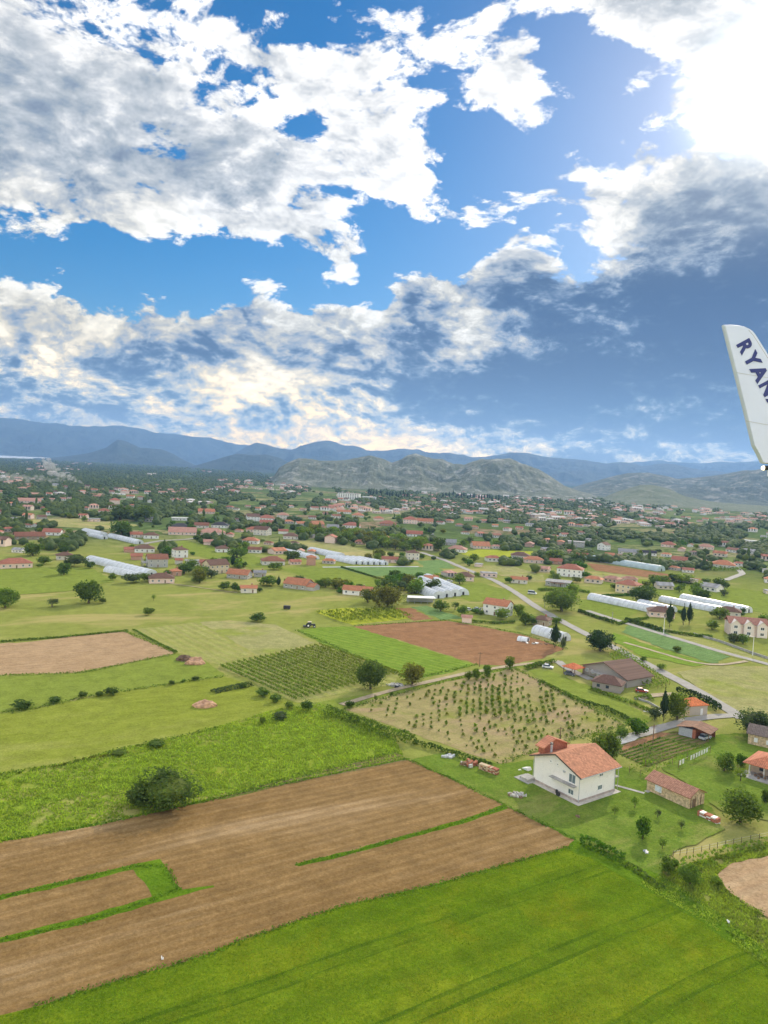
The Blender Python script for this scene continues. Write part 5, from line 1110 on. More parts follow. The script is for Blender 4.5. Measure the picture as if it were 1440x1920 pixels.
def small_things():
    a, rz, L = at(1056, 1262, 1082, 1270); t = root('carport', a, rz, 'open carport with bright orange hip roof beside the grey farmhouse', 'carport'); L = 5; D = 5
    for x in (0, L - .2):
        for y in (0, D - .2): boxpart('post', (x, x + .2, y, y + .2, 0, 2.5), M['wood'], t)
    r = link('roof', roof_mesh(L, D, 2.5, 1.4, 'h'), t); r.location = (L / 2, D / 2, 0); r.color = (0.66, 0.19, 0.08, 1)
    a, rz, L = at(1291, 1335, 1330, 1340); t = root('hut', P(1293, 1342), R(18), 'small plastered hut with bright orange roof before the dark clipped hedge', 'hut'); L, D = 6.5, 5.5
    b = MB(); b.box(0, L, 0, D, 0, 2.9); w = b.build('wall', M['wall'], t); w.color = (0.50, 0.43, 0.36, 1)
    r = link('roof', roof_mesh(L, D, 2.9, 1.7, 'h', .35), t); r.location = (L / 2, D / 2, 0); r.color = (0.70, 0.21, 0.08, 1)
    boxpart('side_wall', (-5, -.01, 0, .25, 0, 1.7), M['stone'], t); boxpart('door', (L * .6, L * .6 + .9, -.06, .01, 0, 2), M['white'], t)
    t = root('house', P(1432, 1402), R(-35), 'dark stone farmhouse behind the large tree at the right edge', 'house'); L, D = 14, 7
    b = MB(); b.prism([(0, 0), (D, 0), (D, 3.2), (D / 2, 4.8), (0, 3.2)], -4, L, axis='x'); b.build('wall', M['stone'], t)
    r = link('roof', roof_mesh(18, D, 3.2, 1.6, 'g'), t); r.location = (5, D / 2, 0); r.color = (0.20, 0.16, 0.14, 1)
    for x in (-2.5, .5, 3.5, 6.5): boxpart('window', (x, x + .9, -.08, .02, 1, 2.2), M['white'], t)
    # three-gabled house
    t = root('house', P(1366, 1190), R(-12), 'pale two-storey house with three white gables near the right edge', 'house'); L, D = 17, 9
    b = MB(); b.box(0, L, 0, D, 0, 5.8); w = b.build('wall', M['wall'], t); w.color = (0.72, 0.60, 0.54, 1)
    r = link('roof', roof_mesh(L, D, 5.8, 2.4, 'g'), t); r.location = (L / 2, D / 2, 0); r.color = (0.40, 0.20, 0.15, 1)
    for i, x in enumerate((.5, 6.3, 12.1)):
        g = MB(); g.prism([(0, 0), (4.4, 0), (4.4, 5.4), (2.2, 7.4), (0, 5.4)], -1.2, 4); o = g.build('gable_bay', M['wall'], t); o.location = (x, 0, 0); o.color = (0.74, 0.66, 0.60, 1)
        rr = link('bay_roof', roof_mesh(4.4, 5.6, 5.4, 2.0, 'c', .3), o); rr.location = (2.2, 1.5, 0); rr.color = (0.72, 0.66, 0.62, 1)
        for z in (1.6, 4.3): wn = link('window', WINM, o); wn.location = (2.2, -1.2, z); wn.scale = (1.8, 1, 1.5)
    # white flat shed before the greenhouse bay
    t = root('shed', P(764, 1131), R(4), 'long open shed with flat white roof in front of the greenhouse bay', 'shed'); L, D = 15, 6
    boxpart('roof', (-.3, L, -.5, D, 3.0, 3.2), M['white'], t); boxpart('back_wall', (0, L - .5, D - .4, D - .2, 0, 3.0), M['metal'], t)
    for x in np.arange(.2, L - .5, 3.5): boxpart('post', (x, x + .2, 0, .2, 0, 3.0), M['metal'], t)
    # apartment block
    t = root('apartment_block', P(633, 935), R(-8), 'long white apartment block below the grey hills', 'building'); L = 50
    boxpart('wall', (0, L, 0, 14, 0, 13), M['white'], t); boxpart('roof', (-.4, L + .4, -.4, 14.4, 13.01, 13.6), M['conc'], t)
    for f in range(4):
        for i in range(9): boxpart('window', (2 + i * 5.3, 4.6 + i * 5.3, -.15, .02, 1 + f * 3.1, 2.6 + f * 3.1), M['glass'], t)
    for k, x in enumerate((8, 20, 31)): boxpart('roof_hut', (x, x + 3, 4, 8, 13.61, 17), M['conc'], t)
    t = root('building', P(678, 936), R(-8), 'grey-white hall right beside the long white apartment block', 'building'); boxpart('wall', (0, 32, 0, 14, 0, 6), M['metal'], t); boxpart('roof', (-.4, 32.4, -.4, 14.4, 6.01, 6.5), M['white'], t)
small_things()

# polytunnels and greenhouses
def tunnel(p0, p1, width, label, m='film', hgt=None, group=None, flatk=1.0):
    a, b = P(*p0), P(*p1); L = (b - a).length; t = root('polytunnel', a, math.atan2((b - a).y, (b - a).x), label, 'greenhouse', group)
    r = width / 2; h = hgt or width * .48; N = 12; prof = [(math.cos(math.pi * i / N) * r, max(.0, math.sin(math.pi * i / N)) ** .8 * h) for i in range(N + 1)]
    n = max(2, int(L / 5)); V = []; F = []
    for j in range(n + 1):
        for (y, z) in prof: V.append((L * j / n, y, z + (.05 * math.sin(j * 2.1))))
    for j in range(n):
        for i in range(N): q = j * (N + 1) + i; F.append((q, q + 1, q + N + 2, q + N + 1))
    c = link('film_cover', mesh_np('film_cover', np.array(V), F, M[m], smooth=True), t)
    for x in (0, L):
        e = MB(); e.add([(x, y, z) for y, z in prof], [tuple(range(N + 1)) if x else tuple(range(N + 1))[::-1]]); e.box(x - .05, x + .05, -.6, .6, 0, min(2, h * .8), 1); e.build('end_wall', [M[m], M['dark']], t)
    hb = MB(); st = max(3.0, L / 14)
    for x in np.arange(st / 2, L, st):
        for i in range(N): hb.tube((x, prof[i][0] * 1.01, prof[i][1] * 1.01 + .06), (x, prof[i + 1][0] * 1.01, prof[i + 1][1] * 1.01 + .06), .07, n=4)
    hb.build('hoops', M['metal'], t)
    return t
tunnel((170, 1052), (284, 1080), 8, 'long white polytunnel, the farther of two beside the pink house')
tunnel((203, 1071), (262, 1083), 7, 'short white polytunnel, the nearer of two beside the pink house')
tunnel((160, 999), (194, 1007), 9, 'rounded white polytunnel at the upper left before the dark trees')
tunnel((172, 1005), (196, 1011), 6, 'small white polytunnel just below the rounded one at the upper left')
tunnel((208, 1007), (262, 1020), 7, 'white polytunnel running towards the dark-roofed white house')
tunnel((535, 1036), (592, 1049), 7, 'white polytunnel behind the dark tree left of the greenhouse rows')
tunnel((583, 1034), (640, 1046), 8, 'single white polytunnel behind the greenhouse rows')
for i in range(6): tunnel((615 + i * 11.5, 1050 + i * .5 - 3), (668 + i * 11, 1061 + i * .3 - 3), 5.5, '%s white tunnel from the left in the greenhouse rows by the blue-green crop' % ORD[i], group='greenhouse rows', hgt=3)
for i in range(4): tunnel((765 + i * 12, 1100 - i * 4.5), (822 + i * 15.5, 1122 - i * 2.0), 7.5, '%s tunnel from the left in the white greenhouse bay right of the olive tree' % ORD[i], group='greenhouse bay', hgt=4)
tunnel((1105, 1049), (1240, 1071), 10, 'long blue-grey greenhouse in the right part of the plain', 'bluefilm', hgt=4.5)
tunnel((1108, 1123), (1238, 1150), 7.5, 'long white tunnel left of the brown-roofed pink house')
tunnel((1200, 1134), (1262, 1148), 7, 'short white tunnel behind the brown-roofed pink house')
tunnel((1240, 1127), (1372, 1152), 7, 'nearer of the two long white tunnels at the right')
tunnel((1280, 1124), (1404, 1149), 7.5, 'farther of the two long white tunnels at the right')
tunnel((1006, 1186), (1060, 1202), 7, 'round white polytunnel behind the tall cypress', hgt=3.6)
tunnel((972, 1200), (990, 1203), 4, 'tiny white hoop cover at the corner of the red soil', hgt=1.8)
strip = ribbon('crop_cover', [(605, 1064), (680, 1063), (785, 1063)], 3.0, M['film'])
strip['kind'] = 'structure'

# vehicles
car(1027, 1253, R(-20), (0.78, 0.78, 0.78), 'white car parked above the orchard beside the drive')
car(1068, 1266, R(-30), (0.12, 0.13, 0.15), 'dark car parked under the orange-roofed carport')
car(1203, 1298, R(-10), (0.38, 0.06, 0.05), 'red car parked by the short clipped hedge')
car(998, 1114, R(-25), (0.75, 0.76, 0.76), 'white van parked on the forecourt beside the lane', 'van', L=5.2, H=2.1, W=1.95, van=True)
car(880, 1145, R(-8), (0.74, 0.74, 0.74), 'white car parked on the grass left of the balcony house')
car(895, 1144, R(-15), (0.62, 0.64, 0.66), 'silver car nearest the stairs of the balcony house')
car(843, 1091, R(0), (0.75, 0.75, 0.75), 'small white car between the pink brown-roofed house and the greenhouses')
def tractor():
    t = root('tractor', P(582, 1176), R(10), 'dark tractor with pale cab roof standing in the meadow', 'tractor')
    pm = plain_mat('tractor_paint', (0.05, 0.05, 0.055), .4); b = MB(); b.box(-.5, 2.1, -.4, .4, .8, 1.5); b.box(-1.2, .2, -.6, .6, .7, 1.1); b.build('body', pm, t)
    b = MB(); b.box(-1.1, .3, -.65, .65, 1.5, 2.3); b.build('cab', M['glass'], t); boxpart('cab_roof', (-1.25, .4, -.75, .75, 2.31, 2.45), plain_mat('cab_roof_paint', (0.6, 0.5, 0.42)), t)
    for x, r, w in ((-1.0, .85, .45), (1.7, .5, .3)):
        for s in (-1, 1):
            g = MB(); g.tube((0, -w / 2, 0), (0, w / 2, 0), r, n=18, m=0); g.tube((0, s * w / 2, 0), (0, s * (w / 2 + .02), 0), r * .5, n=12, m=1); o = g.build('wheel', [M['tyre'], M['white']], t); o.location = (x, s * .85, r)
    g = MB(); g.box(-3.2, -1.5, -1.1, 1.1, .4, .7); g.build('harrow', M['dark'], t)
tractor()
b = MB(); b.box(-1.6, 1.6, -.9, .9, .35, 1.7); b.box(-1.3, -.9, -1, 1, 0, .5); b.box(.9, 1.3, -1, 1, 0, .5); o = b.build('trailer', M['dark']); o.location = P(538, 1142); o.rotation_euler = (0, 0, R(-5)); tag(o, 'black farm trailer alone in the pale meadow above the tractor', 'trailer')

# heaps, piles and loose things
def heap(px, py, w, h, m, label, cat, name, seed, q=0.6, rz=0.2):
    p = P(px, py); k = mpp(p); W = w * k / 2; Hh = h * k
    v, f = ico(4); nn = fbm(v[:, 0] * 2.5 + 3, v[:, 1] * 2.5 + v[:, 2], seed, 5); v = v * (0.6 + 0.8 * nn)[:, None]; v[:, 2] = np.maximum(v[:, 2], -.02)
    v = v * [W, W * q, Hh]; o = link(name, mesh_np(name, v, f, m)); o.location = p; o.rotation_euler = (0, 0, rz); return tag(o, label, cat)
earth = plain_mat('pink_earth', (0.50, 0.30, 0.19), .95, .3, .8, bmp=1); dk = plain_mat('dark_earth', (0.14, 0.09, 0.06), .95, .4, .8, bmp=1)
heap(366, 1244, 38, 11, earth, 'pinkish earth heap at the corner of the stubble field', 'earth heap', 'earth_heap', 3)
heap(347, 1238, 34, 9, dk, 'dark soil heap behind the pinkish earth heap', 'soil heap', 'soil_heap', 4)
heap(384, 1324, 42, 12, earth, 'pinkish earth heap alone in the mown meadow', 'earth heap', 'earth_heap', 6)
gr = plain_mat('rubble', (0.42, 0.41, 0.38), .9, .5, 1.4, bmp=1)
def debris(px, py, w, n, mats, label, cat, name, seed, sz=(.4, 1.5), q=.5, h=.5):
    r = random.Random(seed); p = P(px, py); W = w * mpp(p) / 2; b = MB()
    for i in range(n):
        x, y = r.gauss(0, W * .45), r.gauss(0, W * .45 * q); s = r.uniform(*sz); a = r.uniform(0, 3.1); z = r.uniform(0, h)
        c, d = math.cos(a) * s / 2, math.sin(a) * s / 2; e, g_ = -math.sin(a) * s * .25, math.cos(a) * s * .25; t = r.uniform(.05, .25); tl = r.uniform(-.2, .3)
        b.add([(x - c - e, y - d - g_, 0), (x + c - e, y + d - g_, 0), (x + c + e, y + d + g_, 0), (x - c + e, y - d + g_, 0), (x - c - e, y - d - g_, z + t), (x + c - e, y + d - g_, z + t + tl), (x + c + e, y + d + g_, z + t + tl), (x - c + e, y - d + g_, z + t)],
              [(0, 3, 2, 1), (4, 5, 6, 7), (0, 1, 5, 4), (1, 2, 6, 5), (2, 3, 7, 6), (3, 0, 4, 7)], r.randrange(len(mats)))
    o = b.build(name, mats); o.location = p; tag(o, label, cat, kind='stuff'); return o
debris(741, 1286, 36, 46, [gr, M['conc'], M['dark'], M['white']], 'grey rubble heap between the two big trees by the vineyard', 'rubble', 'rubble', 1)
debris(968, 1493, 32, 44, [gr, M['conc'], gr, M['wood']], 'scattered planks and stones left of the white house', 'debris', 'debris', 2)
debris(1212, 1600, 18, 6, [M['film'], M['metal']], 'white plastic scraps on the garden lawn', 'litter', 'litter', 3, (.4, 1.1), h=.1)
debris(1364, 1731, 12, 5, [M['white']], 'white plastic scraps at the edge of the crop field', 'litter', 'litter', 4, (.3, .8), h=.1)
debris(840, 1420, 26, 16, [M['film'], M['metal'], gr, M['metal']], 'crumpled white sheets beside the wood pile', 'debris', 'debris', 5, (.6, 1.8), h=.6)
debris(880, 1436, 30, 40, [M['brick'], M['wood'], M['brick'], gr, M['wood']], 'heap of red and white junk at the end of the wood pile', 'debris', 'debris', 6, (.4, 1.4), h=.9)
debris(975, 1385 + 60, 6, 4, [M['white']], 'white bags lying behind the white house', 'litter', 'litter', 7, (.4, .9), h=.2)
debris(1085, 1533, 9, 6, [M['dark'], M['wood']], 'small dark scrap heap on the lawn before the white house', 'debris', 'debris', 8, (.4, .9), h=.3)
debris(305, 1801, 8, 3, [M['white']], 'white scraps lying on the ploughed field', 'litter', 'litter', 9, (.15, .3), h=.1)
debris(1229, 1336, 34, 18, [M['white'], M['conc'], M['metal']], 'white garden clutter left of the slim cypress', 'debris', 'debris', 10, (.5, 1.6), h=.4)
debris(1003, 1207, 46, 16, [M['white'], M['conc'], M['wood']], 'yard clutter in front of the round white polytunnel', 'debris', 'debris', 11, (.5, 1.6), h=.4)
def stack(px0, py0, px1, py1, dp, h, mats, label, cat, name, cover=None, seed=0, bs=.5):
    a, rz, L = at(px0, py0, px1, py1); r = random.Random(seed); b = MB(); n = int(L / bs); rows_ = int(h / .3)
    for i in range(n):
        for j in range(rows_):
            g = .02; x = i * bs; b.box(x + g, x + bs - g, r.uniform(-.06, .06), dp + r.uniform(-.06, .06), j * .3, j * .3 + .28, r.randrange(len(mats)))
    if cover: b.box(-.1, L * .75, -.1, dp + .1, rows_ * .3 + .0, rows_ * .3 + .06, len(mats)); mats = mats + [cover]
    o = b.build(name, mats); o.location = a; o.rotation_euler = (0, 0, rz); tag(o, label, cat)
pw = plain_mat('pale_timber', (0.52, 0.40, 0.26), .9, .3, 3); pr = plain_mat('red_blocks', (0.45, 0.17, 0.10), .9, .3, 3)
stack(897, 1443, 931, 1455, 1.2, 1.6, [pw, M['wood'], M['brick'], pw], 'long stack of pale firewood and blocks at the orchard corner', 'wood pile', 'wood_pile', seed=3)
stack(1307, 1530, 1345, 1547, 1.3, 1.2, [pr, M['brick'], M['white']], 'row of stacked red bricks right of the stone barn', 'brick pile', 'brick_pile', cover=None, seed=4)
slab = flat('concrete_pad', [(1150, 1392), (1162, 1384), (1186, 1379), (1198, 1384), (1190, 1390), (1165, 1397), (1152, 1399)], plain_mat('pale_concrete', (0.62, 0.59, 0.53), .9, .15, .8), amp=.15)
ribbon('garden_path', [(1153, 1474), (1180, 1481), (1208, 1489)], .9, M['conc'], amp=.03)
# washing on a line
t = root('washing_line', P(1272, 1441), at(1272, 1441, 1331, 1413)[1], 'washing line hung with white laundry above the garden beds', 'washing line')
Lw = at(1272, 1441, 1331, 1413)[2]
for x in (0, Lw * .5, Lw): boxpart('pole', (x - .05, x + .05, -.05, .05, 0, 2.0), M['wood'], t)
b = MB(); b.tube((0, 0, 1.9), (Lw, 0, 1.9), .02, n=4); b.build('line', M['dark'], t)
for i in range(11):
    if i in (2, 3): continue
    x = .4 + i * (Lw - 1.2) / 11; boxpart('sheet', (x, x + .8, -.02, .02, .75, 1.88), M['white'], t)
# bare-ground details: posts of the fence along the scrub
fp = [P(x, y) for x, y in ((1262, 1606), (1300, 1600), (1345, 1590), (1390, 1580), (1440, 1570))]
dkw = plain_mat('dark_post_wood', (0.10, 0.075, 0.05), .9, .3, 3)
t = root('post_fence', fp[0], 0, 'wooden post and wire fence along the scrub at the lower right', 'fence')
for a, b_ in zip(fp[:-1], fp[1:]):
    n = 3
    for k in range(n):
        q = a.lerp(b_, k / n) - fp[0]; boxpart('post', (q.x - .04, q.x + .04, q.y - .04, q.y + .04, 0, 1.15), dkw, t)
    for z in (.5, 1.0): w_ = MB(); w_.tube(a - fp[0] + Vector((0, 0, z)), b_ - fp[0] + Vector((0, 0, z)), .012, n=4); w_.build('wire', M['metal'], t)
# stone walls and fences
def wall_px(pts, h, th, m, label, cat='wall', name='garden_wall'):
    w = poly_px(pts); t = root(name, w[0], 0, label, cat); b = MB()
    for a, c in zip(w[:-1], w[1:]):
        a = a - w[0]; c = c - w[0]; n = Vector((-(c - a).y, (c - a).x, 0)).normalized() * th / 2
        b.add([a - n, c - n, c + n, a + n] + [v + Vector((0, 0, h)) for v in (a - n, c - n, c + n, a + n)], [(0, 3, 2, 1), (4, 5, 6, 7), (0, 1, 5, 4), (1, 2, 6, 5), (2, 3, 7, 6), (3, 0, 4, 7)])
    b.build('wall', m, t); return t
wall_px([(1300, 1190), (1350, 1204), (1410, 1226), (1440, 1236)], 1.0, .3, M['conc'], 'pale garden wall in front of the three-gabled house')
wall_px([(1290, 1056), (1330, 1062), (1348, 1066)], 1.6, .3, M['white'], 'white pillared wall left of the orange-roofed bungalow')
wall_px([(1190, 1310), (1216, 1318), (1240, 1332)], .6, .3, M['conc'], 'low garden wall right of the red car')
# power and lamp poles
def pole(px, py, hpx, label, arm=False, m='conc'):
    p = P(px, py); h = hpx * mpp(p); t = root('lamp_post' if arm else 'power_pole', p, R(15), label, 'street lamp' if arm else 'power pole')
    b = MB(); b.tube((0, 0, 0), (0, 0, h), .16, .10); b.build('pole', M[m], t)
    if arm: b = MB(); b.tube((0, 0, h - .1), (-1.4, 0, h + .2), .05); b.box(-1.9, -1.3, -.12, .12, h + .1, h + .25); b.build('lamp_head', M['white'], t)
    else: b = MB(); b.box(-.9, .9, -.06, .06, h - .6, h - .45); b.build('crossarm', M['wood'], t)
pole(1148, 1163, 16, 'pale pole where the hedge meets the second lane')
pole(1244, 1190, 34, 'tall white lamp post left of the tall cypress', True, 'white')
pole(1411, 1229, 36, 'tall white lamp post near the right edge beside the lane', True, 'white')
pole(1050, 1388, 26, 'dark wooden pole at the near edge of the orchard behind the white house', m='wood')
pole(899, 1250, 28, 'thin wooden pole at the edge of the red soil field', m='wood')
pole(1021, 1139, 22, 'pale pole beside the lane at the thicket')
pole(1320, 1057, 14, 'thin pole by the white pillared wall')
pole(1376, 1062, 16, 'thin pole behind the orange-roofed bungalow')
pole(804, 1025, 18, 'thin pole left of the round dark tree in the plain')
pole(1130, 1092, 16, 'thin pole below the brown field in the right plain')
pole(315, 950, 14, 'thin pole above the dark village trees')
pole(1224, 1395, 38, 'dark pole standing between the dense green tree and the cypress', m='wood')

# ---------------------------------------------------------------- the wider plain: individual far houses and trees, then the uncountable rest
def hor(x): return 845.5 + 0.05 * x
EDGE = [(-400, 1066), (180, 1064), (300, 1090), (440, 1108), (600, 1104), (760, 1128), (900, 1100), (1000, 1100), (1110, 1112), (1250, 1118), (1440, 1150), (1800, 1190)]
def edge(x): return float(np.interp(x, [e[0] for e in EDGE], [e[1] for e in EDGE]))
KEEP = [[(522, 1066), (620, 1063), (742, 1100), (650, 1100)], [(600, 1062), (815, 1060), (856, 1078), (700, 1083)], [(540, 1012), (590, 1014), (680, 1028), (770, 1041), (700, 1049), (570, 1034)],
        [(858, 1036), (1000, 1032), (985, 1050), (880, 1048)], [(900, 1060), (1005, 1062), (1000, 1088), (940, 1082)], [(1085, 1050), (1265, 1070), (1335, 1092), (1100, 1090)],
        [(340, 1013), (430, 1030), (540, 1060), (470, 1066), (400, 1052), (300, 1022)], [(40, 975), (150, 972), (270, 985), (200, 993), (60, 985)], [(1290, 1066), (1440, 1080), (1440, 1130), (1290, 1096)],
        [(-100, 1020), (40, 1040), (-100, 1060)], [(600, 1030), (760, 1050), (700, 1068), (590, 1050)], [(780, 1050), (860, 1050), (1000, 1135), (900, 1110)], [(150, 990), (300, 1020), (300, 1090), (160, 1055)]]
def inpoly(x, y, P_):
    c = False; n = len(P_)
    for i in range(n):
        x1, y1 = P_[i]; x2, y2 = P_[i - 1]
        if (y1 > y) != (y2 > y) and x < (x2 - x1) * (y - y1) / (y2 - y1) + x1: c = not c
    return c
def free(x, y):
    return y < edge(x) - 4 and not any(inpoly(x, y, k) for k in KEEP)
def farlimit(x):                            # the foot of the hills
    return float(np.interp(x, [-300, 0, 300, 480, 540, 800, 1000, 1100, 1200, 1440, 1800], [843, 858, 873, 884, 902, 913, 922, 932, 944, 962, 980]))
LAND = [(600, 'above', None)]
LM = [(165, 910, 'the smoke'), (247, 975, 'the pair of dark trees'), (60, 943, 'the long pink roof at far left'), (100, 1000, 'the white cottage'), (28, 1060, 'the wide red roof at the left edge'),
      (230, 1065, 'the long polytunnels'), (294, 1055, 'the unfinished grey house'), (404, 1066, 'the cream gabled house'), (338, 990, 'the black-roofed white house'), (413, 985, 'the slate-roofed house'),
      (517, 985, 'the village cypress'), (594, 985, 'the brick-coloured gabled house'), (653, 928, 'the white apartment block'), (717, 1008, 'the red house in the hedge'), (777, 1000, 'the white central house'),
      (824, 1025, 'the round dark tree'), (900, 1023, 'the pinkish gabled house'), (970, 1040, 'the two roofs by the upper road'), (1080, 1018, 'the unfinished white house'), (1135, 1025, 'the bright white gable'),
      (1217, 1036, 'the dark-gabled bungalow'), (1253, 1018, 'the red-hipped pink house'), (1323, 1024, 'the small pink house at right'), (1410, 1012, 'the long white flat building'), (1170, 1060, 'the blue-grey greenhouse'),
      (870, 920, 'the foot of the grey hills'), (1230, 940, 'the low grassy hill'), (400, 925, 'the far green woods'), (300, 890, 'the lake shore'), (540, 915, 'the left end of the grey hills'), (1050, 945, 'the right end of the grey hills'), (1400, 975, 'the far right village'), (950, 985, 'the central far village')]
def relation(x, y):
    b = min(LM, key=lambda l: math.hypot(l[0] - x, (l[1] - y) * 1.6)); dx, dy = x - b[0], (y - b[1]) * 1.6
    if abs(dy) > abs(dx): r = 'beyond' if dy < 0 else 'before'
    else: r = 'left of' if dx < 0 else 'right of'
    return r + ' ' + b[2]
def relabel(items):                         # items: (obj, x, noun phrase, relation)
    d = {}
    for it in items: d.setdefault((it[2], it[3]), []).append(it)
    for (noun, rel), L in d.items():
        L.sort(key=lambda i: i[1])
        for k, it in enumerate(L):
            if len(L) == 1: it[0]['label'] = noun + ' ' + rel
            elif k < len(ORD): it[0]['label'] = '%s %s from left, %s' % (ORD[k], noun, rel)
            else: it[0]['label'] = noun + ' ' + rel
r5 = random.Random(55)
# far houses: one mesh each (walls and roof), copies share six shapes
def farhouse_mesh(i):
    r = random.Random(i); q = r.uniform(.6, .85); h = [.28, .30, .48, .30, .26, .5][i]; k = ['g', 'h', 'h', 'g', 'f', 'g'][i]
    b = MB(); x, y = .5, q / 2
    b.box(-x, x, -y, y, 0, h, 0)
    for u in (-.3, 0, .3):
        b.box(u - .06, u + .06, -y - .01, -y, h * .35, h * .7, 2)
        if h > .4: b.box(u - .06, u + .06, -y - .01, -y, h * .8 - .05, h * .8 + .1, 2)
    o = .05
    if k == 'g':
        b.prism([(-y - o, h - .01), (0, h + .2), (y + o, h - .01), (y + o, h + .015), (0, h + .225), (-y - o, h + .015)][::-1], -x - o, x + o, 1, 'x'); b.prism([(-y, h - .001), (y, h - .001), (0, h + .2)][::-1], -x, x, 0, 'x')
    elif k == 'h':
        rr = .5 - y * .8; b.add([(-x - o, -y - o, h), (x + o, -y - o, h), (x + o, y + o, h), (-x - o, y + o, h), (-rr, 0, h + .19), (rr, 0, h + .19)], [(0, 3, 2, 1), (0, 1, 5, 4), (2, 3, 4, 5), (1, 2, 5), (3, 0, 4)], 1)
    else: b.box(-x - .02, x + .02, -y - .02, y + .02, h + .001, h + .04, 1)
    return b
fw = plain_mat('far_plaster', (0.66, 0.58, 0.50), .9, .25, .02)
m_, T_, p_ = newmat('far_plaster_mix'); rn = T_.new('ShaderNodeObjectInfo').outputs['Random']
T_.l.new(T_.ramp(rn, [(0, (0.78, 0.76, 0.72)), (.42, (0.70, 0.60, 0.50)), (.62, (0.74, 0.58, 0.50)), (.8, (0.50, 0.46, 0.42)), (.92, (0.60, 0.40, 0.32))], 'CONSTANT'), p_.inputs['Base Color']); FW = m_
FH = [farhouse_mesh(i) for i in range(6)]; FHM = [b.mesh('far_house', [FW, M['roof'], M['glass']]) for b in FH]
def clump(x, y, sx, sy, seed): return fbm(np.array([x * sx + 50.0]), np.array([y * sy + 50.0]), seed, 3)[0]
hs = []; tries = 0
occupied = [(h[0], h[1] - 6, h[2]) for h in HOUSES] 
while len(hs) < 190 and tries < 60000:
    tries += 1; x = r5.uniform(-10, 1450); dy = 46 + (r5.random() ** 1.25) * 150; y = hor(x) + dy
    if not free(x, y) or y < farlimit(x) + 16: continue
    if clump(x, y, 1 / 120, 1 / 40, 77) < (0.50 if x > 420 else 0.56): continue
    w = 11.5 / (97000 / dy) * FPX * r5.uniform(.65, 1.1)
    if any(abs(x - o[0]) < (w + o[2]) * .5 and abs(y - o[1]) < 9 + .04 * dy for o in occupied): continue
    occupied.append((x, y, w)); hs.append((x, y, w))
items = []
RC = ['red', 'red', 'orange', 'pinkred', 'brown', 'grey', 'rust', 'orange']
for (x, y, w) in hs:
    p = P(x, y); Wm = w * mpp(p); rc = r5.choice(RC); k = r5.choice([0, 1, 1, 2, 3, 4, 5]) if rc != 'grey' else r5.choice([0, 4])
    if k == 4 and rc != 'grey': k = 1
    o = link('house', FHM[k]); o.location = p; o.scale = (Wm, Wm, Wm * .85 if Wm < 14 else Wm * .65); o.rotation_euler = (0, 0, -math.atan2(p.x, p.y) + r5.choice([0.1, 0.3, -.2, 1.4, .6, -.5]))
    v = r5.uniform(.85, 1.15); o.color = (*[c * v for c in ROOFC[rc]], 1); tag(o, None, 'house', 'small houses scattered over the plain')
    col = {'red': 'red-roofed', 'orange': 'orange-roofed', 'pinkred': 'pink-roofed', 'brown': 'brown-roofed', 'grey': 'grey-roofed', 'rust': 'rust-roofed'}[rc]
    items.append((o, x, '%s %s house' % ('two-storey' if k in (2, 5) else 'small', col), relation(x, y)))
relabel(items)
# trees that can be told apart
LAB = {'dark': 'dark green', 'mid': 'green', 'light': 'light green', 'olive': 'olive-green', 'grey': 'grey-green', 'cyp': 'blackish', 'lush': 'deep green'}
ts = []; tries = 0
def okt(x, y, w, pad=2):
    for o in occupied:
        if o[2] > 12 and abs(x - o[0]) < (w + o[2]) * .45 and -2 < y - o[1] < 12: return False
    return True
while len(ts) < 185 and tries < 60000:
    tries += 1; x = r5.uniform(-10, 1450); dy = 88 + (r5.random() ** 1.1) * 150; y = hor(x) + dy
    if not free(x, y): continue
    if clump(x, y, 1 / 90, 1 / 30, 99) < 0.50: continue
    w = r5.uniform(4.5, 9.5) / (97000 / dy) * FPX
    if not okt(x, y, w): continue
    ts.append((x, y, w))
for i in range(34):                         # the long hedge of trees in the middle of the plain
    t = i / 33; x = 566 + t * 232 + r5.uniform(-4, 4); y = 1003 + t * 28 + r5.uniform(-6, 7); ts.append((x, y, r5.uniform(18, 30)))
items = []
ts.sort(key=lambda q: q[1])
for (x, y, w) in ts:
    hedge_ = 560 < x < 805 and abs(y - (1003 + (x - 566) / 232 * 28)) < 9
    tone = r5.choice(['olive', 'mid', 'light', 'olive'] if hedge_ else ['dark', 'mid', 'mid', 'dark', 'olive', 'light', 'grey', 'lush']); cyp = (not hedge_) and r5.random() < .025
    if cyp: tone = 'cyp'; w *= .45
    t = plant(x, y, w, w * (2.6 if cyp else r5.uniform(.62, .95)), 'cypress' if cyp else ('small' if w < 22 else 'tree'), tone, None, 'tree', 'cypress_tree' if cyp else 'tree', 'trees scattered over the plain', parts=w > 16)
    sz = 'narrow' if cyp else ('large' if w > 26 else ('small' if w < 16 else 'round'))
    items.append((t, x, '%s %s %s' % (sz, LAB[tone], 'cypress' if cyp else 'tree'), relation(x, y)))
relabel(items)
items = []; nb_ = 0
for (hx, hy, hw) in HOUSES:
    if hw < 20 or hy > 1175: continue
    for _ in range(2):
        x = hx + r5.choice([-1, 1]) * hw * r5.uniform(.45, .85); y = hy + r5.uniform(-9, 2); w = r5.uniform(10, 19)
        if any(abs(x - o[0]) < (w + o[2]) * .4 and abs(y - o[1]) < 8 for o in HOUSES) or any(inpoly(x, y, k) for k in KEEP[:4]): continue
        tone = r5.choice(['dark', 'mid', 'mid', 'olive', 'light', 'lush']); t = plant(x, y, w, w * r5.uniform(.55, .85), 'bush', tone, None, 'bush', 'bush', 'garden bushes beside the village houses', parts=False); nb_ += 1
        items.append((t, x, '%s garden bush' % LAB[tone], relation(x, y)))
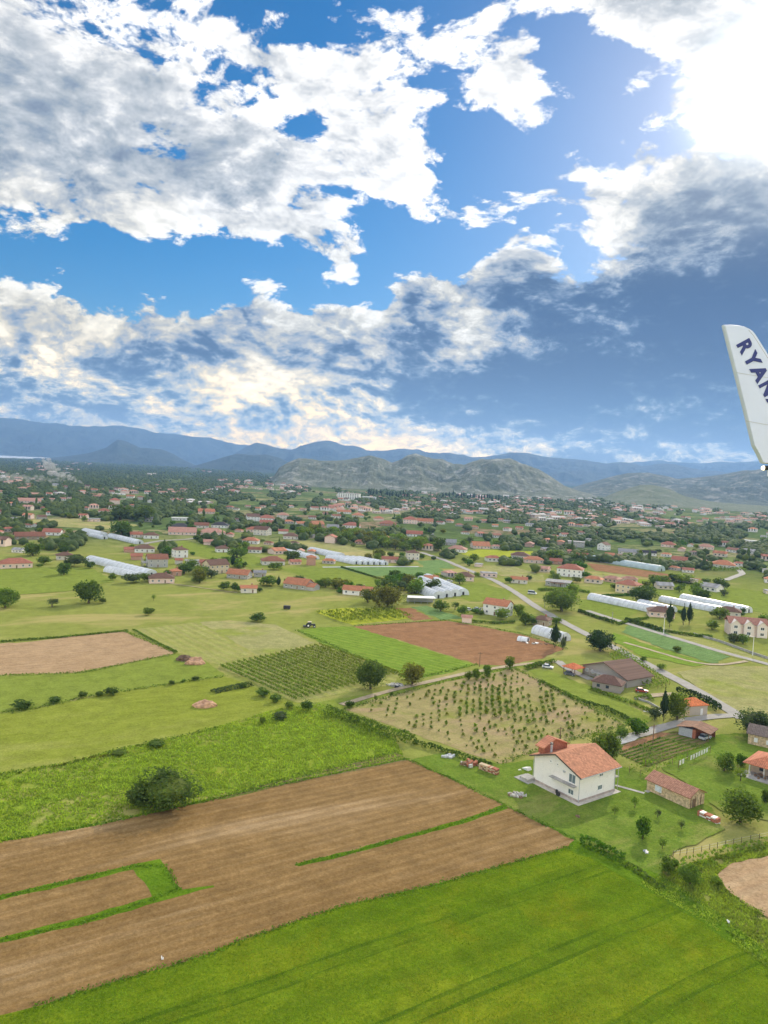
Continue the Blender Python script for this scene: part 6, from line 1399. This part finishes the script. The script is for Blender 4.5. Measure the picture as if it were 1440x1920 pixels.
relabel(items)
# the uncountable mass: far woods, garden trees and roofs out to the lake and the hills
def far_trees():
    r = np.random.default_rng(3); N = 90000; x = r.uniform(-120, 1560, N); u = r.uniform(0, 1, N)
    dy = 7 + (u ** 1.15) * 175; y = hor(x) + dy
    lim = np.interp(x, [-300, 0, 300, 480, 540, 800, 1000, 1100, 1200, 1440, 1800], [843, 859, 873, 884, 902, 913, 922, 932, 944, 962, 980])
    c = fbm(x / 80 + 50, y / 22 + 50, 99, 4); c2 = fbm(x / 22 + 5, y / 7 + 9, 5, 3)
    thr = 0.445 + 0.0011 * np.clip(dy - 50, 0, 200) - 0.14 * np.exp(-((x - 120) / 330) ** 2) * np.exp(-((dy - 35) / 45) ** 2) - .06 * (dy < 35)
    ok = (y > lim + 1) & (c * .6 + c2 * .4 > thr); x, y, dy = x[ok], y[ok], dy[ok]
    keep = np.array([free(a, b) if d > 60 else True for a, b, d in zip(x, y, dy)]); x, y, dy = x[keep], y[keep], dy[keep]
    big = [o for o in occupied if o[2] > 9]; m = np.ones(len(x), bool)
    for o in big: m &= ~((np.abs(x - o[0]) < o[2] * .6) & (y - o[1] > -3) & (y - o[1] < 9 + o[2] * .1))
    x, y, dy = x[m], y[m], dy[m]
    n = len(x); bv, bf = ico(1); V = []; F = []
    d = np.stack([pdir(a, b) for a, b in zip(x, y)]); t = -CAMH / d[:, 2]; px_ = d[:, 0] * t; py_ = d[:, 1] * t; dist = np.hypot(px_, py_)
    W = np.maximum(r.uniform(4, 9.5, n), dist * r.uniform(2.0, 4.0, n) / 1387) * .5; Hh = W * r.uniform(.55, .95, n); cy = r.uniform(0, 1, n) < .012; Hh[cy] = W[cy] * 1.8; W[cy] *= .4; W = np.minimum(W, 16); Hh = np.minimum(Hh, 9)
    jit = 1 + r.uniform(-.32, .32, (n, len(bv), 1)); B = bv[None] * jit; B = B * np.stack([W, W, Hh], 1)[:, None]; B[:, :, 2] = np.maximum(B[:, :, 2] + Hh[:, None] * .85, .02); B[:, :, 0] += px_[:, None]; B[:, :, 1] += py_[:, None]
    F = (np.array(bf)[None] + (np.arange(n) * len(bv))[:, None, None]).reshape(-1, 3)
    o = link('far_trees', mesh_np('far_trees', B.reshape(-1, 3), F, M['leaf'])); o.color = (0.088, 0.135, 0.038, 1); o['kind'] = 'stuff'; print('far trees', n)
far_trees()
def far_roofs():
    r = random.Random(8); V = []; F = []; MI = []; n = 0
    for _ in range(60000):
        if n > 760: break
        x = r.uniform(-60, 1500); dy = 12 + (r.random() ** 1.1) * 70; y = hor(x) + dy
        if y < farlimit(x) + 2 or clump(x, y, 1 / 110, 1 / 22, 31) < (.46 if x > 380 else .54): continue
        if any(abs(x - o[0]) < o[2] * .5 + 4 and abs(y - o[1]) < 7 for o in occupied[-190:]): continue
        p = P(x, y); b = FH[r.choice([0, 1, 2, 3, 5, 4])]; s = r.uniform(9, 17); s = s * (.85 + dy ** -1 * 7); a = -math.atan2(p.x, p.y) + r.uniform(-.9, .9); c, q = math.cos(a), math.sin(a); k = len(V); big_ = r.random() < .06
        sx = s * (2.5 if big_ else 1); z = s * (.45 if big_ else .75)
        V += [(p.x + c * v[0] * sx - q * v[1] * s, p.y + q * v[0] * sx + c * v[1] * s, v[2] * z) for v in b.v]; F += [tuple(i + k for i in f) for f in b.f]; w_ = r.choice([0, 3, 3, 4]); rf = r.choice([1, 1, 5, 5, 6, 6]) 
        MI += [w_ if mi == 0 else (rf if mi == 1 else 2) for mi in b.mi]; n += 1
    ms = [M['white'], plain_mat('far_red_roof', (0.36, 0.16, 0.11), .9, .3, .01), M['glass'], fw, plain_mat('far_pink_wall', (0.70, 0.55, 0.47), .9, .2, .01), plain_mat('far_orange_roof', (0.44, 0.25, 0.18), .9, .25, .01), plain_mat('far_pale_roof', (0.50, 0.48, 0.46), .9, .2, .01)]
    o = link('far_houses', mesh_np('far_houses', np.array(V), F, ms, MI)); o['kind'] = 'stuff'; print('far roofs', n)
far_roofs()
# row of far cypresses right of the apartment block
def far_cypresses():
    r = np.random.default_rng(9); items = []
    spots = [(690 + i * 4.6 + r.uniform(-2, 2), 928 + i * .35 + r.uniform(-2, 2)) for i in range(18)] + [(832 + i * 5.4 + r.uniform(-2, 2), 932 + i * .4 + r.uniform(-2, 3)) for i in range(20)]
    for i, (x, y) in enumerate(spots):
        t = plant(x, y, 4, 11 + r.uniform(-2, 4), 'cypress', 'cyp', None, 'tree', 'cypress_tree', 'far rows of cypresses', parts=False)
        j = i if i < 18 else i - 18
        t['label'] = '%s cypress in the far dark row %s' % (ORD[j], 'right of the white apartment block' if i < 18 else 'below the middle of the grey hills')
far_cypresses()

# ---------------------------------------------------------------- grass: countless tufts in the near fields
def tufts(name, polys, n, h, seed, tone, avoid=()):
    r = np.random.default_rng(seed); out = []
    pts = []
    for pl in polys:
        w = np.array([(v.x, v.y) for v in poly_px(pl)]); lo, hi = w.min(0), w.max(0); m = n * 4; q = r.uniform(0, 1, (m, 2)) * (hi - lo) + lo
        ins = np.zeros(m, bool)
        for i in range(len(w)):
            a, b = w[i], w[i - 1]; cnd = (a[1] > q[:, 1]) != (b[1] > q[:, 1]); xx = (b[0] - a[0]) * (q[:, 1] - a[1]) / (b[1] - a[1] + 1e-9) + a[0]; ins ^= cnd & (q[:, 0] < xx)
        q = q[ins]; c = fbm(q[:, 0] * .35, q[:, 1] * .35, seed, 4); q = q[c > .30][:n]; pts.append(q)
    q = np.concatenate(pts); m = len(q); k = 2; q = np.repeat(q, k, 0); m = len(q); a = r.uniform(0, math.pi, m); hh = h * r.uniform(.4, 1.3, m); ww = h * r.uniform(.25, .6, m)
    dx, dy = np.cos(a) * ww, np.sin(a) * ww; lx, ly = r.normal(0, h * .3, m), r.normal(0, h * .3, m); z = np.full(m, .02)
    V = np.stack([np.stack([q[:, 0] - dx, q[:, 1] - dy, z], 1), np.stack([q[:, 0] + dx, q[:, 1] + dy, z], 1), np.stack([q[:, 0] + lx + dx * .3, q[:, 1] + ly + dy * .3, hh], 1)], 1).reshape(-1, 3)
    o = link(name, mesh_np(name, V, np.arange(m * 3).reshape(m, 3), M['leaf'])); o.color = (*tone, 1); o['kind'] = 'stuff'
tufts('crop_grass', [[(-60, 1925), (60, 1891), (220, 1841), (390, 1791), (470, 1759), (640, 1701), (820, 1659), (960, 1619), (1072, 1588), (1130, 1622), (1320, 1730), (1440, 1812), (1500, 1860), (1500, 2000), (-60, 2000)]], 80000, .26, 3, (0.165, 0.262, 0.024))
tufts('meadow_grass', [[(-40, 1456), (120, 1432), (235, 1402), (330, 1382), (410, 1362), (520, 1330), (600, 1320), (680, 1352), (740, 1385), (760, 1425), (600, 1458), (400, 1500), (200, 1545), (-40, 1590)]], 26000, .42, 4, (0.27, 0.36, 0.055))
tufts('garden_grass', [[(770, 1425), (830, 1412), (935, 1434), (990, 1470), (1084, 1515), (1150, 1490), (1205, 1490), (1325, 1530), (1360, 1556), (1262, 1600), (1240, 1645), (1180, 1618), (1080, 1577), (945, 1511), (850, 1464)]], 16000, .22, 5, (0.16, 0.26, 0.03))
tufts('verge_grass', [[(1240, 1640), (1300, 1618), (1440, 1580), (1440, 1606), (1372, 1620), (1345, 1642), (1364, 1672), (1440, 1722), (1500, 1800), (1500, 1860), (1320, 1730), (1200, 1660)]], 9000, .38, 6, (0.26, 0.33, 0.06))
def ragged(name, lines, per, h, seed, tone, width=.5):
    r = np.random.default_rng(seed); Q = []
    for ln in lines:
        w = poly_px(ln)
        for a, b in zip(w[:-1], w[1:]):
            L = (b - a).length; n = int(L * per); t = r.uniform(0, 1, n); Q.append(np.stack([a.x + (b.x - a.x) * t + r.normal(0, width, n), a.y + (b.y - a.y) * t + r.normal(0, width, n), h * r.uniform(.1, .9, n)], 1))
    C = np.concatenate(Q); V, F = quads(C, h * .45, r); V[:, 2] = np.maximum(V[:, 2], .02); o = link(name, mesh_np(name, V, F, M['leaf'])); o.color = (*tone, 1); o['kind'] = 'stuff'
ragged('verge_weeds', [[(60, 1891), (220, 1841), (390, 1791), (470, 1759), (640, 1701), (820, 1659), (960, 1619), (1072, 1588)], [(0, 1578), (200, 1544), (400, 1499), (600, 1457), (760, 1424), (850, 1463), (945, 1510), (1080, 1576)],
                       [(555, 1624), (650, 1602), (760, 1571), (860, 1544), (948, 1513)], [(-60, 1700), (0, 1685), (120, 1657), (250, 1626), (310, 1625), (335, 1668), (280, 1690), (160, 1729), (0, 1766), (-60, 1782)]], 26, .34, 11, (0.10, 0.20, 0.018), .32)
ragged('field_weeds', [[(0, 1337), (60, 1330), (150, 1310), (230, 1296), (420, 1268)], [(0, 1454), (120, 1434), (235, 1404), (330, 1384), (410, 1364)], [(0, 1267), (150, 1262), (330, 1226)], [(235, 1184), (330, 1225)], [(0, 1205), (233, 1184)], [(645, 1331), (830, 1279), (962, 1252), (1090, 1320), (1172, 1360)], [(1172, 1360), (1060, 1390), (935, 1432)],
                       [(556, 1182), (770, 1274), (895, 1246)], [(664, 1174), (838, 1163), (980, 1189), (1060, 1216)], [(1360, 1670), (1400, 1700), (1440, 1722)], [(400, 1500), (500, 1472), (620, 1442), (742, 1412)]], 9, .5, 12, (0.11, 0.17, 0.03), .6)

# ---------------------------------------------------------------- smoke from a field fire
def smoke(name, pts, label, dens, seed):
    r = random.Random(seed); base = P(162, 916); m = mpp(base); V = []; F = []; iv, jf = ico(2)
    for (x0, y0, r0), (x1, y1, r1) in zip(pts[:-1], pts[1:]):
        n = max(2, int(math.hypot(x1 - x0, y1 - y0) / 1.3))
        for k in range(n):
            u = k / n; rr = (r0 + (r1 - r0) * u) * m * r.uniform(.3, .75); d = pdir(x0 + (x1 - x0) * u + r.gauss(0, 1) * (r0 + r1) * .22, y0 + (y1 - y0) * u + r.gauss(0, 1) * (r0 + r1) * .14); d = d / d.dot(fwd)
            c = np.array([0, 0, CAMH]) + d * (m * FPX + r.uniform(-8, 8)); c[2] = max(c[2], rr * .6); b = len(V)
            V += [tuple(c + q * [rr, rr, rr * .7]) for q in iv]; F += [tuple(i + b for i in f) for f in jf]
    mt = bpy.data.materials.new(name + '_air'); mt.use_nodes = True; T = NT(mt.node_tree); T.n.clear(); o_ = T.new('ShaderNodeOutputMaterial'); v = T.new('ShaderNodeVolumePrincipled'); T.l.new(v.outputs[0], o_.inputs['Volume'])
    v.inputs['Color'].default_value = (0.97, 0.98, 1.0, 1); v.inputs['Density'].default_value = dens
    o = link(name, mesh_np(name, np.array(V), F, mt, smooth=True)); tag(o, label, 'smoke', kind='stuff')
smoke('smoke', [(163, 911, 1), (155, 906, 3), (143, 901, 5), (128, 896, 7), (112, 890, 9), (98, 880, 11), (88, 868, 9), (80, 858, 5)], 'thin white smoke rising from a field fire at the left', .06, 1)
smoke('smoke', [(120, 901, 4), (95, 899, 6), (70, 897, 8), (40, 896, 9), (10, 896, 10), (-30, 897, 9)], 'flat veil of smoke drifting to the left edge', .026, 2)

# ---------------------------------------------------------------- the aeroplane's wing tip
def wing():
    D0 = 13.5; px = D0 / FPX
    base = np.array([0, 0, CAMH]) + pdir(1354, 609) / 1.0 * D0
    def q(x, y, dz=0.0): return Vector(np.array([0, 0, CAMH]) + pdir(x, y) * D0 + fwd * dz - base)
    t = bpy.data.objects.new('aeroplane_wing', None); COL.objects.link(t); t.location = base; tag(t, 'white upturned tip of an aeroplane wing with dark blue lettering at the right edge', 'aeroplane wing')
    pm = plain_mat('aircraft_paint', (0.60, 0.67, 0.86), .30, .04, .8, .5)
    out = [(1354, 610), (1357, 609.3), (1365, 609), (1373, 609.6), (1384, 611), (1393, 613), (1401, 616.5), (1406, 620), (1412, 627), (1440, 671), (1500, 768), (1552, 852), (1556, 868), (1520, 874), (1428, 869), (1420, 852), (1411, 836), (1395, 771), (1375, 692)]
    cx, cy = 1450, 800; n = len(out); V = []; F = []
    for k, (ins, dz) in enumerate(((0, 0), (.015, -.045), (.05, -.07))):
        for x, y in out: V.append(q(x + (cx - x) * ins * .6, y + (cy - y) * ins * .25, dz))
    for k, (ins, dz) in enumerate(((.015, .045), (.05, .07))):
        for x, y in out: V.append(q(x + (cx - x) * ins * .6, y + (cy - y) * ins * .25, dz))
    for a, b_ in ((0, 1), (1, 2)):
        for i in range(n): F.append((a * n + i, a * n + (i + 1) % n, b_ * n + (i + 1) % n, b_ * n + i))
    F.append(tuple(range(2 * n, 3 * n)))
    for a, b_ in ((0, 3), (3, 4)):
        for i in range(n): F.append((a * n + (i + 1) % n, a * n + i, b_ * n + i, b_ * n + (i + 1) % n))
    F.append(tuple(range(4 * n, 5 * n))[::-1])
    me = mesh_np('winglet', np.array([list(v) for v in V]), F, pm); bm = bmesh.new(); bm.from_mesh(me); bmesh.ops.recalc_face_normals(bm, faces=bm.faces); bm.to_mesh(me); bm.free()
    link('winglet', me, t)
    b = MB(); ed = [(1403, 618.5), (1412, 629), (1440, 673), (1500, 770), (1550, 850)]
    for a_, c_ in zip(ed[:-1], ed[1:]): b.tube(q(a_[0] - 3, a_[1] + 2, -.05), q(c_[0] - 3, c_[1] + 2, -.05), .022, n=6)
    b.build('leading_edge', plain_mat('bare_metal_edge', (0.62, 0.62, 0.62), .25, .05, metal=.7), t)
    b = MB()
    for y0 in (700, 790): b.tube(q(1370 + (y0 - 660) * .19, y0, -.073), q(1560, y0 + 30, -.073), .004, n=4)
    b.build('panel_seams', M['metal'], t)
    # the wing itself runs on towards the cabin, outside the frame
    W = [q(1445, 874, .1), q(1560, 868, -.5), q(2600, 1000, -6.5), q(2500, 1060, -2.0)]; W2 = [v - Vector((0, 0, .18)) for v in W]
    b = MB(); b.add(W + W2, [(0, 1, 2, 3), (7, 6, 5, 4), (0, 4, 5, 1), (1, 5, 6, 2), (2, 6, 7, 3), (3, 7, 4, 0)]); me = b.mesh('wing_panel', pm); bm = bmesh.new(); bm.from_mesh(me); bmesh.ops.recalc_face_normals(bm, faces=bm.faces); bm.to_mesh(me); bm.free(); link('wing_panel', me, t)
    b = MB(); b.tube(q(1431, 877.6, -.02), q(1475, 877, -.05), .040, .055, 10); b.build('tail_fairing', M['dark'], t)
    m, T, p = newmat('lamp_glass'); p.inputs['Emission Color'].default_value = (1, .82, .45, 1); p.inputs['Emission Strength'].default_value = 2.2
    b = MB(); b.tube(q(1427.4, 877.6, -.02), q(1431, 877.6, -.02), .03, .045, 10); b.build('position_light', m, t)
    # RYANAIR, reading down the blade
    bd = Vector(rgt * .477 - upv * .879); ud = Vector(rgt * .879 + upv * .477); nd = Vector(-fwd)
    blue = plain_mat('dark_blue_letters', (0.030, 0.045, 0.20), .4, .03)
    z = 1 / 6.0
    for ch, s0, wd in (('R', 0, 122), ('Y', 140, 160), ('A', 306, 172), ('N', 516, 135), ('A', 686, 172), ('I', 884, 36), ('R', 950, 122)):
        cu = bpy.data.curves.new('letter', 'FONT'); cu.body = ch; cu.size = 1; cu.offset = .045; cu.extrude = .0; cu.resolution_u = 4
        tmp = bpy.data.objects.new('letter', cu); COL.objects.link(tmp); dg = bpy.context.evaluated_depsgraph_get(); me = bpy.data.meshes.new_from_object(tmp.evaluated_get(dg)); bpy.data.objects.remove(tmp); 
        co = np.array([v.co[:] for v in me.vertices]); lo, hi = co[:, :2].min(0), co[:, :2].max(0)
        kx = wd * 1.12 * z * px / (hi[0] - lo[0]); ky = 168 * z * px / (hi[1] - lo[1])
        o0 = q(1280 + 578 * z, 580 + 412 * z, -.078) + bd * (s0 * z * px)
        for v in me.vertices: v.co = o0 + bd * ((v.co.x - lo[0]) * kx) + ud * ((v.co.y - lo[1]) * ky)
        me.materials.clear(); me.materials.append(blue); me.name = 'letter'; link('letter', me, t)
wing()
